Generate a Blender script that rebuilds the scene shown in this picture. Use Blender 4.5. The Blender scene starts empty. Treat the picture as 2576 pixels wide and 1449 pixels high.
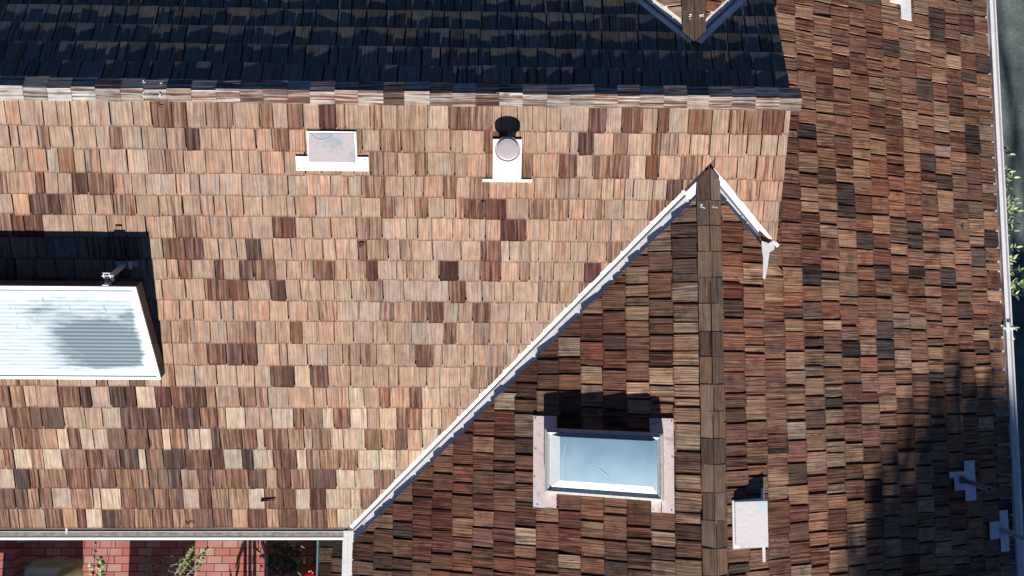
import bpy, math, random
from mathutils import Vector, Matrix, noise as mnoise

# ------------------------------------------------------------------ camera, sky, sun
SC = bpy.context.scene
COL = SC.collection
V3 = Vector
CAM_Z = 10.60
ROT = Matrix(((0.99973415, -0.00770015, -0.02173315),
              (0.00597097, 0.99689338, -0.07853626),
              (0.02227038, 0.07838562, 0.99667433)))
CAM = V3((0.0, 0.0, CAM_Z))
cam = bpy.data.cameras.new('camera')
cam.sensor_width = 36.0
cam.lens = 36.0 * 2730.0 / 4096.0
cam.clip_start = 0.1
cam.clip_end = 400.0
cam_ob = bpy.data.objects.new('camera', cam)
COL.objects.link(cam_ob)
cam_ob.matrix_world = Matrix.Translation(CAM) @ ROT.to_4x4()
SC.camera = cam_ob

SUN_EL, SUN_AZ = math.radians(19.5), math.radians(0.3)      # from the south
world = bpy.data.worlds.new('World')
SC.world = world
world.use_nodes = True
wn = world.node_tree.nodes
sky = wn.new('ShaderNodeTexSky')
sky.sky_type = 'NISHITA'
sky.sun_disc = False
sky.sun_elevation = SUN_EL
sky.sun_rotation = math.pi - SUN_AZ
sky.altitude = 3000.0
sky.air_density = 0.55
sky.dust_density = 0.1
sky.ozone_density = 4.0
wn['Background'].inputs['Strength'].default_value = 0.05
world.node_tree.links.new(sky.outputs['Color'], wn['Background'].inputs['Color'])
sun = bpy.data.lights.new('sun', 'SUN')
sun.energy = 5.0
sun.angle = math.radians(0.5)
sun.color = (1.0, 0.945, 0.875)
sun_ob = bpy.data.objects.new('sun', sun)
COL.objects.link(sun_ob)
sun_ob.location = (0, -20, 20)
sun_ob.rotation_euler = (math.pi / 2 - SUN_EL, 0, SUN_AZ)
SC.view_settings.view_transform = 'Standard'
SC.view_settings.look = 'None'
SC.view_settings.gamma = 1.0
SC.view_settings.exposure = 0.88

# ------------------------------------------------------------------ geometry of the roofs (metres)
S = 6.5
YR, SM, XR = 0.37067 * S, 0.32979, 0.44449 * S
ZR = CAM_Z - S
XG, ZG, SG = 0.32659 * S, CAM_Z - 1.035367 * S, 0.34024
YS, XW, XE = -0.33583 * S, -0.24914 * S, 0.93342 * S
ZE = ZR - SM * (YR - YS)
YN = 2 * YR - YS
X0 = -7.0                       # west end of the main wing
YA, YB = -6.6, 7.4              # south and north end of the cross wing
DZ = ZR - ZG
TH, PH = math.atan(SM), math.atan(SG)
CT, ST, CP, SP = math.cos(TH), math.sin(TH), math.cos(PH), math.sin(PH)


class Frame:
    def __init__(s, O, U, V, N):
        s.O, s.U, s.V, s.N = V3(O), V3(U), V3(V), V3(N)

    def p(s, u, v, h=0.0):
        return s.O + s.U * u + s.V * v + s.N * h

    def uv(s, P):
        d = V3(P) - s.O
        return d.dot(s.U), d.dot(s.V)


F_S = Frame((0, YR, ZR), (1, 0, 0), (0, -CT, -ST), (0, -ST, CT))
F_N = Frame((0, YR, ZR), (1, 0, 0), (0, CT, -ST), (0, ST, CT))
F_W = Frame((XG, 0, ZG), (0, 1, 0), (-CP, 0, -SP), (-SP, 0, CP))
F_E = Frame((XG, 0, ZG), (0, 1, 0), (CP, 0, -SP), (SP, 0, CP))
XGN = XG - 0.12                 # the ridge beyond the main roof runs a little further west
F_WN = Frame((XGN, 0, ZG), (0, 1, 0), (-CP, 0, -SP), (-SP, 0, CP))
F_EN = Frame((XGN, 0, ZG), (0, 1, 0), (CP, 0, -SP), (SP, 0, CP))
F_G = Frame((0, 0, 0), (1, 0, 0), (0, -1, 0), (0, 0, 1))


def ray(px, py):                                 # photograph measured on a 2576 px wide copy
    return ROT @ V3(((px - 1288.0) / 1717.0, (724.5 - py) / 1717.0, -1.0))


def on(fr, px, py, h=0.0):                       # the point of a real plane seen at px, py
    d = ray(px, py)
    t = ((fr.O + fr.N * h) - CAM).dot(fr.N) / d.dot(fr.N)
    return CAM + d * t


def uvp(fr, px, py, h=0.0):
    return fr.uv(on(fr, px, py, h))


# ------------------------------------------------------------------ object helpers
def tag(o, label=None, cat=None, group=None, kind=None):
    if label: o['label'] = label
    if cat: o['category'] = cat
    if group: o['group'] = group
    if kind: o['kind'] = kind
    return o


def empty(name, loc, label, cat, group=None):
    o = bpy.data.objects.new(name, None)
    o.empty_display_size = 0.1
    COL.objects.link(o)
    o.location = loc
    return tag(o, label, cat, group)


class MB:
    """collects polygons (world space) and links them as ONE mesh object"""
    def __init__(s):
        s.v, s.f, s.uv, s.c, s.mi = [], [], [], [], []

    def vert(s, p, uv=(0, 0), c=(1, 1, 1, 1)):
        s.v.append(tuple(p)); s.uv.append(uv); s.c.append(c)
        return len(s.v) - 1

    def face(s, ids, mi=0):
        s.f.append(tuple(ids)); s.mi.append(mi)

    def poly(s, pts, mi=0, uvs=None, c=(1, 1, 1, 1)):
        ids = [s.vert(p, uvs[i] if uvs else (p[0], p[1]), c) for i, p in enumerate(pts)]
        s.face(ids, mi)

    def prism(s, top, bot, uvs=None, c=(1, 1, 1, 1), mi=0, cap=True):
        n = len(top)
        a = [s.vert(p, uvs[i] if uvs else (p[0], p[1]), c) for i, p in enumerate(top)]
        b = [s.vert(p, uvs[i] if uvs else (p[0], p[1]), c) for i, p in enumerate(bot)]
        s.face(a, mi)
        if cap: s.face(b[::-1], mi)
        for i in range(n):
            j = (i + 1) % n
            s.face((a[i], b[i], b[j], a[j]), mi)

    def box(s, fr, u0, u1, v0, v1, h0, h1, mi=0):
        top = [fr.p(u0, v0, h1), fr.p(u1, v0, h1), fr.p(u1, v1, h1), fr.p(u0, v1, h1)]
        bot = [fr.p(u0, v0, h0), fr.p(u1, v0, h0), fr.p(u1, v1, h0), fr.p(u0, v1, h0)]
        uv = [(u0, v0), (u1, v0), (u1, v1), (u0, v1)]
        s.prism(top, bot, uv, mi=mi)

    def tube(s, pts, rad, n=8, cap=True, mi=0):
        pts = [V3(p) for p in pts]
        if not hasattr(rad, '__len__'): rad = [rad] * len(pts)
        rings = []
        ref = V3((0.31, 0.17, 0.93))
        for i, p in enumerate(pts):
            d = (pts[min(i + 1, len(pts) - 1)] - pts[max(i - 1, 0)])
            if d.length < 1e-9: d = V3((0, 0, 1))
            d.normalize()
            a = d.cross(ref)
            if a.length < 1e-3: a = d.cross(V3((1, 0, 0)))
            a.normalize(); b = d.cross(a)
            rings.append([s.vert(p + (a * math.cos(2 * math.pi * k / n) + b * math.sin(2 * math.pi * k / n)) * rad[i],
                                 (k / n, i * 0.2)) for k in range(n)])
        for i in range(len(rings) - 1):
            for k in range(n):
                s.face((rings[i][k], rings[i][(k + 1) % n], rings[i + 1][(k + 1) % n], rings[i + 1][k]), mi)
        if cap:
            s.face(rings[0][::-1], mi); s.face(rings[-1], mi)

    def lathe(s, O, axis, prof, n=40, mi=0, ref=None):
        O, axis = V3(O), V3(axis).normalized()
        a = axis.cross(ref or V3((1, 0.03, 0.02))).normalized(); b = axis.cross(a)
        rings = []
        for r, z in prof:
            rings.append([s.vert(O + axis * z + (a * math.cos(2 * math.pi * k / n) + b * math.sin(2 * math.pi * k / n)) * r,
                                 (k / n, z)) for k in range(n)])
        for i in range(len(rings) - 1):
            for k in range(n):
                s.face((rings[i][k], rings[i][(k + 1) % n], rings[i + 1][(k + 1) % n], rings[i + 1][k]), mi)
        s.face(rings[-1], mi)

    def build(s, name, mats, parent=None, smooth=False):
        me = bpy.data.meshes.new(name)
        me.from_pydata(s.v, [], s.f)
        if not isinstance(mats, (list, tuple)): mats = [mats]
        for m in mats: me.materials.append(m)
        me.polygons.foreach_set('material_index', s.mi)
        if smooth: me.polygons.foreach_set('use_smooth', [True] * len(s.f))
        ul = me.uv_layers.new(name='UVMap')
        li = [0] * len(me.loops)
        me.loops.foreach_get('vertex_index', li)
        flat = []
        for i in li: flat += s.uv[i]
        ul.data.foreach_set('uv', flat)
        ca = me.color_attributes.new('tint', 'FLOAT_COLOR', 'POINT')
        flat = []
        for c in s.c: flat += c
        ca.data.foreach_set('color', flat)
        me.update()
        o = bpy.data.objects.new(name, me)
        COL.objects.link(o)
        if parent is not None:
            o.parent = parent
            top = parent
            off = V3((0, 0, 0))
            while top is not None:
                off += top.location; top = top.parent
            me.transform(Matrix.Translation(-off))
        return o


# ------------------------------------------------------------------ materials
class NT:
    def __init__(s, name):
        s.m = bpy.data.materials.new(name)
        s.m.use_nodes = True
        s.n, s.l = s.m.node_tree.nodes, s.m.node_tree.links
        s.b = s.n['Principled BSDF']

    def new(s, t, **k):
        x = s.n.new(t)
        for a, b in k.items(): setattr(x, a, b)
        return x

    def put(s, sock, val):
        if hasattr(val, 'is_output'): s.l.new(val, sock)
        else: sock.default_value = val

    def math(s, op, a, b=0.0, c=None, clamp=False):
        x = s.new('ShaderNodeMath', operation=op, use_clamp=clamp)
        s.put(x.inputs[0], a); s.put(x.inputs[1], b)
        if c is not None: s.put(x.inputs[2], c)
        return x.outputs[0]

    def mix(s, f, a, b, mode='MIX'):
        x = s.new('ShaderNodeMix', data_type='RGBA', blend_type=mode)
        s.put(x.inputs[0], f); s.put(x.inputs[6], a); s.put(x.inputs[7], b)
        return x.outputs[2]

    def ramp(s, f, lo, hi, a=0.0, b=1.0):
        x = s.new('ShaderNodeMapRange', interpolation_type='SMOOTHSTEP')
        for i, v in enumerate((f, lo, hi, a, b)): s.put(x.inputs[i], v)
        return x.outputs[0]

    def vec(s, x, y, z=0.0):
        c = s.new('ShaderNodeCombineXYZ')
        s.put(c.inputs[0], x); s.put(c.inputs[1], y); s.put(c.inputs[2], z)
        return c.outputs[0]

    def noise(s, v, scale=1.0, detail=2.0, rough=0.5, dist=0.0):
        x = s.new('ShaderNodeTexNoise')
        s.put(x.inputs['Vector'], v)
        x.inputs['Scale'].default_value = scale
        x.inputs['Detail'].default_value = detail
        x.inputs['Roughness'].default_value = rough
        x.inputs['Distortion'].default_value = dist
        return x.outputs[0]

    def uv(s):
        t = s.new('ShaderNodeTexCoord')
        p = s.new('ShaderNodeSeparateXYZ')
        s.l.new(t.outputs['UV'], p.inputs[0])
        return p.outputs[0], p.outputs[1]

    def obj(s):
        return s.new('ShaderNodeTexCoord').outputs['Object']

    def bump(s, h, strength, dist, normal=None):
        x = s.new('ShaderNodeBump')
        x.inputs['Strength'].default_value = strength
        x.inputs['Distance'].default_value = dist
        s.put(x.inputs['Height'], h)
        if normal is not None: s.l.new(normal, x.inputs['Normal'])
        s.l.new(x.outputs[0], s.b.inputs['Normal'])
        return x.outputs[0]

    def out(s, color, rough=0.8, metal=0.0, spec=0.3):
        s.put(s.b.inputs['Base Color'], color)
        s.put(s.b.inputs['Roughness'], rough)
        s.b.inputs['Metallic'].default_value = metal
        s.b.inputs['Specular IOR Level'].default_value = spec
        return s.m


def wood(name, fine=70.0, streak=32.0, fringe=0.0, bump=0.5, dist=0.004, wear=0.55, wobble=0.014, smudge=0.0, palef=1.0, crack=1.0):
    """split cedar: colour of each shake from its own tint; grain runs along uv.y"""
    t = NT(name)
    u, v = t.uv()
    at = t.new('ShaderNodeAttribute', attribute_name='tint')
    tint, alpha = at.outputs['Color'], at.outputs['Alpha']
    wob = t.math('MULTIPLY', t.math('SUBTRACT', t.noise(t.vec(t.math('MULTIPLY', u, 5), t.math('MULTIPLY', v, 6)), 1, 1), 0.5), wobble)
    uw = t.math('ADD', u, wob)
    g1 = t.noise(t.vec(t.math('MULTIPLY', uw, fine), t.math('MULTIPLY', v, 2.2)), 1, 3, 0.65)
    g2 = t.noise(t.vec(t.math('MULTIPLY', uw, streak), t.math('MULTIPLY', v, 1.1), 3.7), 1, 2, 0.6)
    bl = t.noise(t.vec(t.math('MULTIPLY', u, 14), t.math('MULTIPLY', v, 8), 9.1), 1, 3, 0.6)
    fine_l = t.ramp(g1, 0.30, 0.70, 0.66, 1.26)
    c = t.mix(1.0, tint, t.vec(fine_l, fine_l, fine_l), 'MULTIPLY')
    hb = t.noise(t.vec(t.math('MULTIPLY', u, 16), t.math('MULTIPLY', v, 0.9), 6.3), 1, 2, 0.6)
    c = t.mix(t.ramp(hb, 0.32, 0.68), t.mix(1.0, c, (1.06, 0.98, 0.94, 1), 'MULTIPLY'), t.mix(1.0, c, (0.90, 0.98, 1.05, 1), 'MULTIPLY'))
    b2 = t.ramp(bl, 0.25, 0.75, 0.84, 1.14)
    c = t.mix(1.0, c, t.vec(b2, b2, b2), 'MULTIPLY')
    hi = t.math('SUBTRACT', 0.86, t.math('MULTIPLY', alpha, 0.36))
    m = t.ramp(g2, t.math('SUBTRACT', hi, 0.10), t.math('ADD', hi, 0.05))
    dk = t.mix(1.0, c, (0.38, 0.25, 0.22, 1), 'MULTIPLY')
    c = t.mix(t.math('MULTIPLY', m, wear + 0.2), c, dk)
    pale = t.ramp(g2, 0.40, 0.24, 0.0, 0.35)
    c = t.mix(t.math('MULTIPLY', t.math('MULTIPLY', pale, alpha), palef), c, t.mix(0.5, c, (0.46, 0.39, 0.32, 1)))
    g4 = t.noise(t.vec(t.math('MULTIPLY', uw, 34), t.math('MULTIPLY', v, 0.7), 21.0), 1, 1, 0.5)
    ck = t.ramp(t.math('ABSOLUTE', t.math('SUBTRACT', g4, 0.47)), 0.030, 0.008)
    ck = t.math('MULTIPLY', t.math('MULTIPLY', ck, crack), t.math('ADD', 0.25, t.math('MULTIPLY', alpha, 0.6)))
    c = t.mix(ck, c, t.mix(1.0, c, (0.33, 0.24, 0.22, 1), 'MULTIPLY'))
    if smudge:
        sm = t.noise(t.vec(t.math('MULTIPLY', u, 7), t.math('MULTIPLY', v, 5), 12.2), 1, 3, 0.65)
        c = t.mix(t.math('MULTIPLY', t.ramp(sm, 0.50, 0.72), smudge), c, t.mix(1.0, c, (0.34, 0.32, 0.34, 1), 'MULTIPLY'))
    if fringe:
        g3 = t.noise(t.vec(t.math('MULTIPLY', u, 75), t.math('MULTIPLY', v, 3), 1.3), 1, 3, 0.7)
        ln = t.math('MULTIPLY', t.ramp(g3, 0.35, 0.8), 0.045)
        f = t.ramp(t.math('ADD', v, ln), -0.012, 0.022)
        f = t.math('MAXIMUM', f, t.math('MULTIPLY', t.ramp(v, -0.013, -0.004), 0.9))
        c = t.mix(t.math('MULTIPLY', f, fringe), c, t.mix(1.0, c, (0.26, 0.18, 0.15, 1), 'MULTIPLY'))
    h = t.math('ADD', t.math('MULTIPLY', g1, 0.55), t.math('MULTIPLY', g2, 0.9))
    t.bump(h, bump, dist)
    return t.out(c, 0.88, 0, 0.15)


def paint(name, col=(0.80, 0.79, 0.79), stain=(0.62, 0.52, 0.50), blue=None, rough=0.45, chips=0.0, scale=1.0):
    """weathered painted sheet metal with blotchy stains"""
    t = NT(name)
    o = t.obj()
    n = t.noise(o, 9 * scale, 4, 0.6, 0.4)
    c = t.mix(t.ramp(n, 0.50, 0.70), (*col, 1), (*stain, 1))
    if blue:
        n2 = t.noise(o, 6.5 * scale, 2, 0.5, 0.8)
        c = t.mix(t.ramp(n2, 0.60, 0.68, 0, 0.7), c, (*blue, 1))
    if chips:
        n3 = t.noise(o, 30 * scale, 3, 0.6)
        c = t.mix(t.ramp(n3, 0.72 - 0.08 * chips, 0.75 - 0.08 * chips, 0, 0.8), c, (0.20, 0.13, 0.12, 1))
    n4 = t.noise(o, 120 * scale, 2, 0.5)
    c = t.mix(0.15, c, t.vec(n4, n4, n4), 'OVERLAY')
    t.bump(t.noise(o, 22 * scale, 3, 0.5), 0.15, 0.01)
    return t.out(c, rough, 0, 0.4)


def plain(name, col, rough=0.6, metal=0.0, var=0.25, scale=20.0, spec=0.4, bump=0.1):
    t = NT(name)
    o = t.obj()
    n = t.noise(o, scale, 4, 0.6)
    k = t.ramp(n, 0.25, 0.75, 1 - var, 1 + var)
    c = t.mix(1.0, (*col, 1), t.vec(k, k, k), 'MULTIPLY')
    t.bump(n, bump, 0.01)
    return t.out(c, rough, metal, spec)


M = {}
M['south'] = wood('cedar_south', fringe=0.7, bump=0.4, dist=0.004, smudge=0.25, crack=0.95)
M['side'] = wood('cedar_side', fine=90, streak=40, fringe=0.55, bump=0.85, dist=0.010, wear=0.6, wobble=0.006, smudge=0.7, palef=0.4)  # fringe: dark end grain plus painted shadow lines at the butts
M['north'] = wood('cedar_north', fine=80, streak=60, fringe=0.0, bump=0.35, dist=0.003, wear=0.5)
M['cap'] = wood('cedar_cap_grey', fine=80, streak=48, fringe=0.0, bump=0.8, dist=0.008, wear=0.85, wobble=0.01, smudge=0.4)
M['cap2'] = wood('cedar_cap_brown', fine=90, streak=40, fringe=0.0, bump=0.4, dist=0.004, wear=0.35)
M['felt'] = plain('roof_underlay', (0.12, 0.075, 0.055), 0.9, 0, 0.4, 30)
M['flash'] = paint('valley_flashing', (0.82, 0.81, 0.82), (0.72, 0.62, 0.62), (0.66, 0.80, 0.86), chips=0.35)
M['crimp'] = plain('valley_crimp_metal', (0.16, 0.165, 0.17), 0.6, 0, 0.2, 15)
M['gutter'] = paint('white_gutter', (0.88, 0.88, 0.88), (0.82, 0.81, 0.80), rough=0.4)
M['silt'] = plain('gutter_silt', (0.30, 0.28, 0.25), 0.9, 0, 0.35, 14)
M['vent'] = paint('vent_metal', (0.56, 0.515, 0.535), (0.47, 0.435, 0.48), (0.33, 0.42, 0.51), chips=0.15)
M['ventw'] = paint('vent_flange', (0.82, 0.80, 0.81), (0.76, 0.72, 0.73), (0.74, 0.82, 0.86), chips=0.45)
M['hood2'] = paint('vent_hood_pale', (0.86, 0.80, 0.79), (0.84, 0.76, 0.75), (0.55, 0.83, 0.95), rough=0.4)
M['capm'] = paint('flue_cap_metal', (0.62, 0.55, 0.56), (0.58, 0.50, 0.51), rough=0.5)
M['pipeflash'] = paint('pipe_flashing', (0.62, 0.56, 0.68), (0.40, 0.37, 0.46), chips=0.5, scale=1.5)
M['pipe'] = plain('weathered_pipe', (0.16, 0.15, 0.14), 0.7, 0, 0.4, 25)
M['pipe2'] = plain('grey_pipe', (0.42, 0.44, 0.46), 0.6, 0, 0.2, 25)
M['skyflash'] = paint('skylight_flashing', (0.74, 0.62, 0.60), (0.52, 0.38, 0.39), (0.70, 0.68, 0.76), chips=0.25)
M['alu'] = plain('aged_aluminium', (0.56, 0.56, 0.55), 0.5, 0.25, 0.15, 40)
M['steel'] = plain('galvanised_steel', (0.52, 0.54, 0.58), 0.5, 0.3, 0.2, 60)
M['black'] = plain('dark_anodised_frame', (0.045, 0.05, 0.06), 0.45, 0.2, 0.3, 40)
M['frame'] = plain('white_collector_rim', (0.80, 0.80, 0.80), 0.4, 0.0, 0.05, 40)
M['mark'] = plain('white_paint_mark', (0.85, 0.85, 0.85), 0.6, 0, 0.05, 30)
M['wall'] = plain('dark_brown_wall', (0.10, 0.075, 0.06), 0.9, 0, 0.1, 8)
M['twig'] = plain('dark_twig', (0.05, 0.035, 0.025), 0.9, 0, 0.3, 60)
M['bark'] = plain('tree_bark', (0.18, 0.14, 0.11), 0.95, 0, 0.4, 18, bump=0.5)
M['drywood'] = plain('dry_grey_stem', (0.36, 0.32, 0.27), 0.9, 0, 0.3, 30)

# ------------------------------------------------------------------ shakes
def clip(poly, a, n, off):
    """keep the part of a (u, v) polygon with (p - a).n >= off"""
    out = []
    L = len(poly)
    for i in range(L):
        p, q = poly[i], poly[(i + 1) % L]
        dp = (p[0] - a[0]) * n[0] + (p[1] - a[1]) * n[1] - off
        dq = (q[0] - a[0]) * n[0] + (q[1] - a[1]) * n[1] - off
        if dp >= 0: out.append(p)
        if (dp >= 0) != (dq >= 0):
            k = dp / (dp - dq)
            out.append((p[0] + (q[0] - p[0]) * k, p[1] + (q[1] - p[1]) * k))
    return out


def area(poly):
    return 0.5 * abs(sum(poly[i][0] * poly[(i + 1) % len(poly)][1] - poly[(i + 1) % len(poly)][0] * poly[i][1] for i in range(len(poly))))


def shakes(mb, fr, rows, span, rng, colour, clips=None, wm=0.178, ws=0.05, thick=(0.014, 0.024), gap=0.007,
           roll=0.02, vj=0.005, cut=None, warp=0.0, skew=0.008):
    """rows: butt positions down the slope; span(v) -> u range; clips(u, v) -> list of half planes"""
    for i, vb0 in enumerate(rows):
        E = vb0 - (rows[i - 1] if i else max(vb0 - 0.25, 0.0))
        E = max(E, 0.12)
        a0, a1 = span(vb0)
        u = a0 - rng.uniform(0, wm)
        sk = rng.uniform(-1, 1) * skew
        while u < a1:
            w = min(max(rng.gauss(wm, ws), 0.085), 0.30)
            ul, ur = u + gap * rng.uniform(0.3, 1.0), u + w - gap * rng.uniform(0.3, 1.0)
            u += w
            vb = vb0 + rng.gauss(0, vj)
            vt = vb - E * 1.10
            tilt = rng.uniform(-1, 1) * vj * 0.8
            s0, s1 = sk + rng.gauss(0, 0.0025), sk + rng.gauss(0, 0.0025)
            n = 4
            poly = [(ul + s0, vt), ]
            poly.append((ur + s1, vt))
            for k in range(n + 1):
                f = 1 - k / n
                poly.append((ul + (ur - ul) * f, vb + tilt * (2 * f - 1) + rng.gauss(0, 0.0016)))
            if ur < a0 or ul > a1: continue
            poly = clip(poly, (a0, 0), (1, 0), 0)
            if len(poly) >= 3: poly = clip(poly, (a1, 0), (-1, 0), 0)
            uc, vc = 0.5 * (ul + ur), vb - E * 0.5
            for (a, nn, off) in (clips(uc, vc) if clips else []):
                if len(poly) < 3: break
                poly = clip(poly, a, nn, off + rng.uniform(-0.004, 0.004))
            if len(poly) < 3 or area(poly) < 0.0006: continue
            if cut and any(c0 < uc < c1 and d0 < vc < d1 for (c0, c1, d0, d1) in cut): continue
            T = rng.uniform(*thick)
            R = rng.gauss(0, roll)
            K = rng.uniform(0.62, 0.76)
            cv = rng.gauss(0, warp)
            col = colour(uc, vb - E * 0.45, i)
            off = rng.uniform(0, 50)
            gs = rng.gauss(0, 0.02)
            top, bot, uvs = [], [], []
            for (pu, pv) in poly:
                h = T * (1 - K * (vb - pv) / E) + R * (pu - uc) + cv * ((pu - uc) / w) ** 2
                top.append(fr.p(pu, pv, max(h, 0.0052)))
                bot.append(fr.p(pu, pv, -0.016))
                uvs.append((pu - ul + off + gs * (pv - vb), pv - vb))
            mb.prism(top, bot, uvs, col, cap=False)


DK_ = -0.018
rng = random.Random(11)
def jit(c, amt, r=rng):
    k = 1 + r.gauss(0, amt)
    w = r.gauss(0, amt * 0.22)
    return (max(0.01, c[0] * k * (1 + w)), max(0.01, c[1] * k), max(0.01, c[2] * k * (1 - w)))


def aged(fn, seed, amt, warm=0.05, gain=(1, 1, 1)):
    """slow drift of weathering over a slope, laid over the colour of each shake"""
    def f(u, v, i):
        c = fn(u, v, i)
        k = 1 + amt * (mnoise.noise((u * 0.75, v * 0.9, seed)) + 0.6 * mnoise.noise((u * 2.1, v * 1.9, seed + 5)))
        w = warm * mnoise.noise((u * 0.6, v * 0.6, seed + 9))
        return (c[0] * k * gain[0] * (1 + w), c[1] * k * gain[1], c[2] * k * gain[2] * (1 - w), c[3])
    return f


# valley lines in the slopes' own coordinates
A_S = V3((XG, YR - DZ / SM, ZG)); A_N = V3((XGN, YR + DZ / SM, ZG))
def val_y(x, side):                       # y of the valley above the point x of the cross wing, side -1 south, +1 north
    return YR + side * (DZ + SG * abs((XG if side < 0 else XGN) - x)) / SM
K_S = V3((XW, YS, ZE))
def vpt(x, side):
    return V3((x, val_y(x, side), ZG - SG * abs((XG if side < 0 else XGN) - x)))
def halfplane(fr, P, Q, keep):
    a, b = fr.uv(P), fr.uv(Q)
    n = (-(b[1] - a[1]), b[0] - a[0])
    L = math.hypot(*n); n = (n[0] / L, n[1] / L)
    k = fr.uv(keep)
    if (k[0] - a[0]) * n[0] + (k[1] - a[1]) * n[1] < 0: n = (-n[0], -n[1])
    return a, n
def mid(*p):
    r = V3((0, 0, 0))
    for q in p: r += V3(q)
    return r / len(p)
VL = {}
VL['SL'] = halfplane(F_S, A_S, vpt(XG - 2, -1), (-4, -1, 0))
VL['SR'] = halfplane(F_S, A_S, vpt(XG + 2, -1), (8, -1, 0))
VL['NL'] = halfplane(F_N, A_N, vpt(XG - 2, 1), (-4, 5, 0))
VL['NR'] = halfplane(F_N, A_N, vpt(XG + 2, 1), (8, 5, 0))
VL['WS'] = halfplane(F_W, A_S, vpt(XG - 2, -1), (0, -6, 0))
VL['WN'] = halfplane(F_WN, A_N, vpt(XG - 2, 1), (0, 12, 0))
VL['ES'] = halfplane(F_E, A_S, vpt(XG + 2, -1), (0, -6, 0))
VL['EN'] = halfplane(F_EN, A_N, vpt(XG + 2, 1), (0, 12, 0))

# rows measured on the photograph
rowpx = [509, 599, 695, 780, 863, 951, 1036, 1115, 1200, 1282, 1371, 1460, 1545, 1629, 1713, 1796, 1875, 1953, 2034, 2109]
rows_S = [uvp(F_S, 377, y / 1.59006)[1] for y in rowpx]
V_EAVE = (YR - YS) / CT
E_N = 0.0363 * S
rows_N = [0.0478 * S / CT + k * E_N for k in range(18)]
rows_E = [0.0199 * S / CP + k * 0.03875 * S for k in range(17)]
V_EE = (XE - XG) / CP
rows_E = [v for v in rows_E if v < V_EE - 0.1] + [V_EE - 0.01]
V_WE = (XG - XW) / CP
rows_W = [0.0534 * S / CP + k * 0.0364 * S for k in range(20)]
rows_W = [v for v in rows_W if v < V_WE - 0.13] + [V_WE - 0.005]

# shakes that stand out dark on the sunny slope (as seen in the photograph)
DARK = [(820, 300, 'r'), (1522, 300, 'r'), (1590, 305, 's'), (1940, 312, 'r'), (1010, 300, 's'), (508, 357, 'd'), (1240, 362, 's'),
        (1488, 370, 'd'), (1380, 365, 's'), (1665, 375, 's'), (1450, 425, 's'), (1640, 420, 's'), (1560, 430, 's'), (200, 465, 'd'), (250, 470, 's'),
        (1345, 480, 'r'), (1690, 480, 'd'), (120, 515, 'd'), (155, 517, 'd'), (240, 517, 's'), (1235, 531, 'r'), (1210, 525, 's'), (1660, 525, 's'),
        (75, 570, 's'), (720, 582, 's'), (905, 577, 'd'), (1300, 586, 'r'), (40, 570, 's'), (470, 627, 'd'), (637, 627, 'd'), (1255, 630, 's'),
        (570, 680, 'd'), (612, 682, 'd'), (660, 680, 's'), (470, 678, 's'), (1120, 688, 'r'), (1242, 690, 's'), (945, 688, 'r'), (1480, 690, 'r'),
        (590, 732, 's'), (625, 733, 'r'), (722, 735, 'd'), (1150, 740, 's'), (560, 730, 's'), (1207, 792, 's'), (1100, 790, 's'), (575, 838, 's'),
        (765, 838, 's'), (1120, 845, 's'), (590, 892, 'd'), (525, 890, 's'), (640, 890, 's'), (1055, 900, 's'), (790, 946, 'd'), (830, 946, 's'), (690, 940, 's'),
        (290, 1000, 'd'), (335, 1000, 'd'), (395, 1000, 'r'), (445, 1000, 's'), (490, 1000, 'd'), (1045, 1002, 's'), (175, 1000, 's'), (225, 1000, 'd'), (30, 998, 's'),
        (318, 1050, 'd'), (365, 1050, 'd'), (420, 1050, 's'), (465, 1050, 'd'), (525, 1052, 's'), (880, 1055, 's'), (575, 1100, 's'), (395, 1105, 's'), (640, 1105, 's'), (705, 1105, 's'), (560, 1105, 'd'), (90, 1100, 's'),
        (250, 1150, 's'), (300, 1155, 'd'), (345, 1155, 'd'), (440, 1155, 'd'), (490, 1157, 's'), (560, 1157, 's'), (640, 1157, 'd'), (690, 1157, 's'), (730, 1157, 's'), (30, 1150, 's'),
        (45, 1203, 'd'), (85, 1203, 's'), (195, 1205, 's'), (280, 1205, 's'), (460, 1206, 'd'), (505, 1207, 's'), (545, 1207, 's'), (590, 1206, 's'), (620, 1207, 'd'), (715, 1207, 's'), (780, 1207, 's'), (660, 1207, 'd'),
        (330, 1258, 's'), (420, 1258, 's'), (510, 1258, 's'), (580, 1258, 's'), (690, 1258, 's'), (740, 1258, 's'), (820, 1258, 'r'), (180, 1256, 's'),
        (60, 1308, 's'), (140, 1308, 's'), (210, 1308, 's'), (320, 1308, 's'), (420, 1310, 's'), (540, 1310, 's'), (640, 1310, 's'), (730, 1310, 's'), (800, 1310, 's')]
DK = [(uvp(F_S, x, y), k) for x, y, k in DARK]
LIGHT = [(1590, 425), (1380, 640), (1270, 650), (330, 410), (470, 1050), (445, 1200), (500, 1205), (140, 1255), (250, 1100), (480, 1258), (1090, 750)]
LT = [uvp(F_S, x, y) for x, y in LIGHT]

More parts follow.
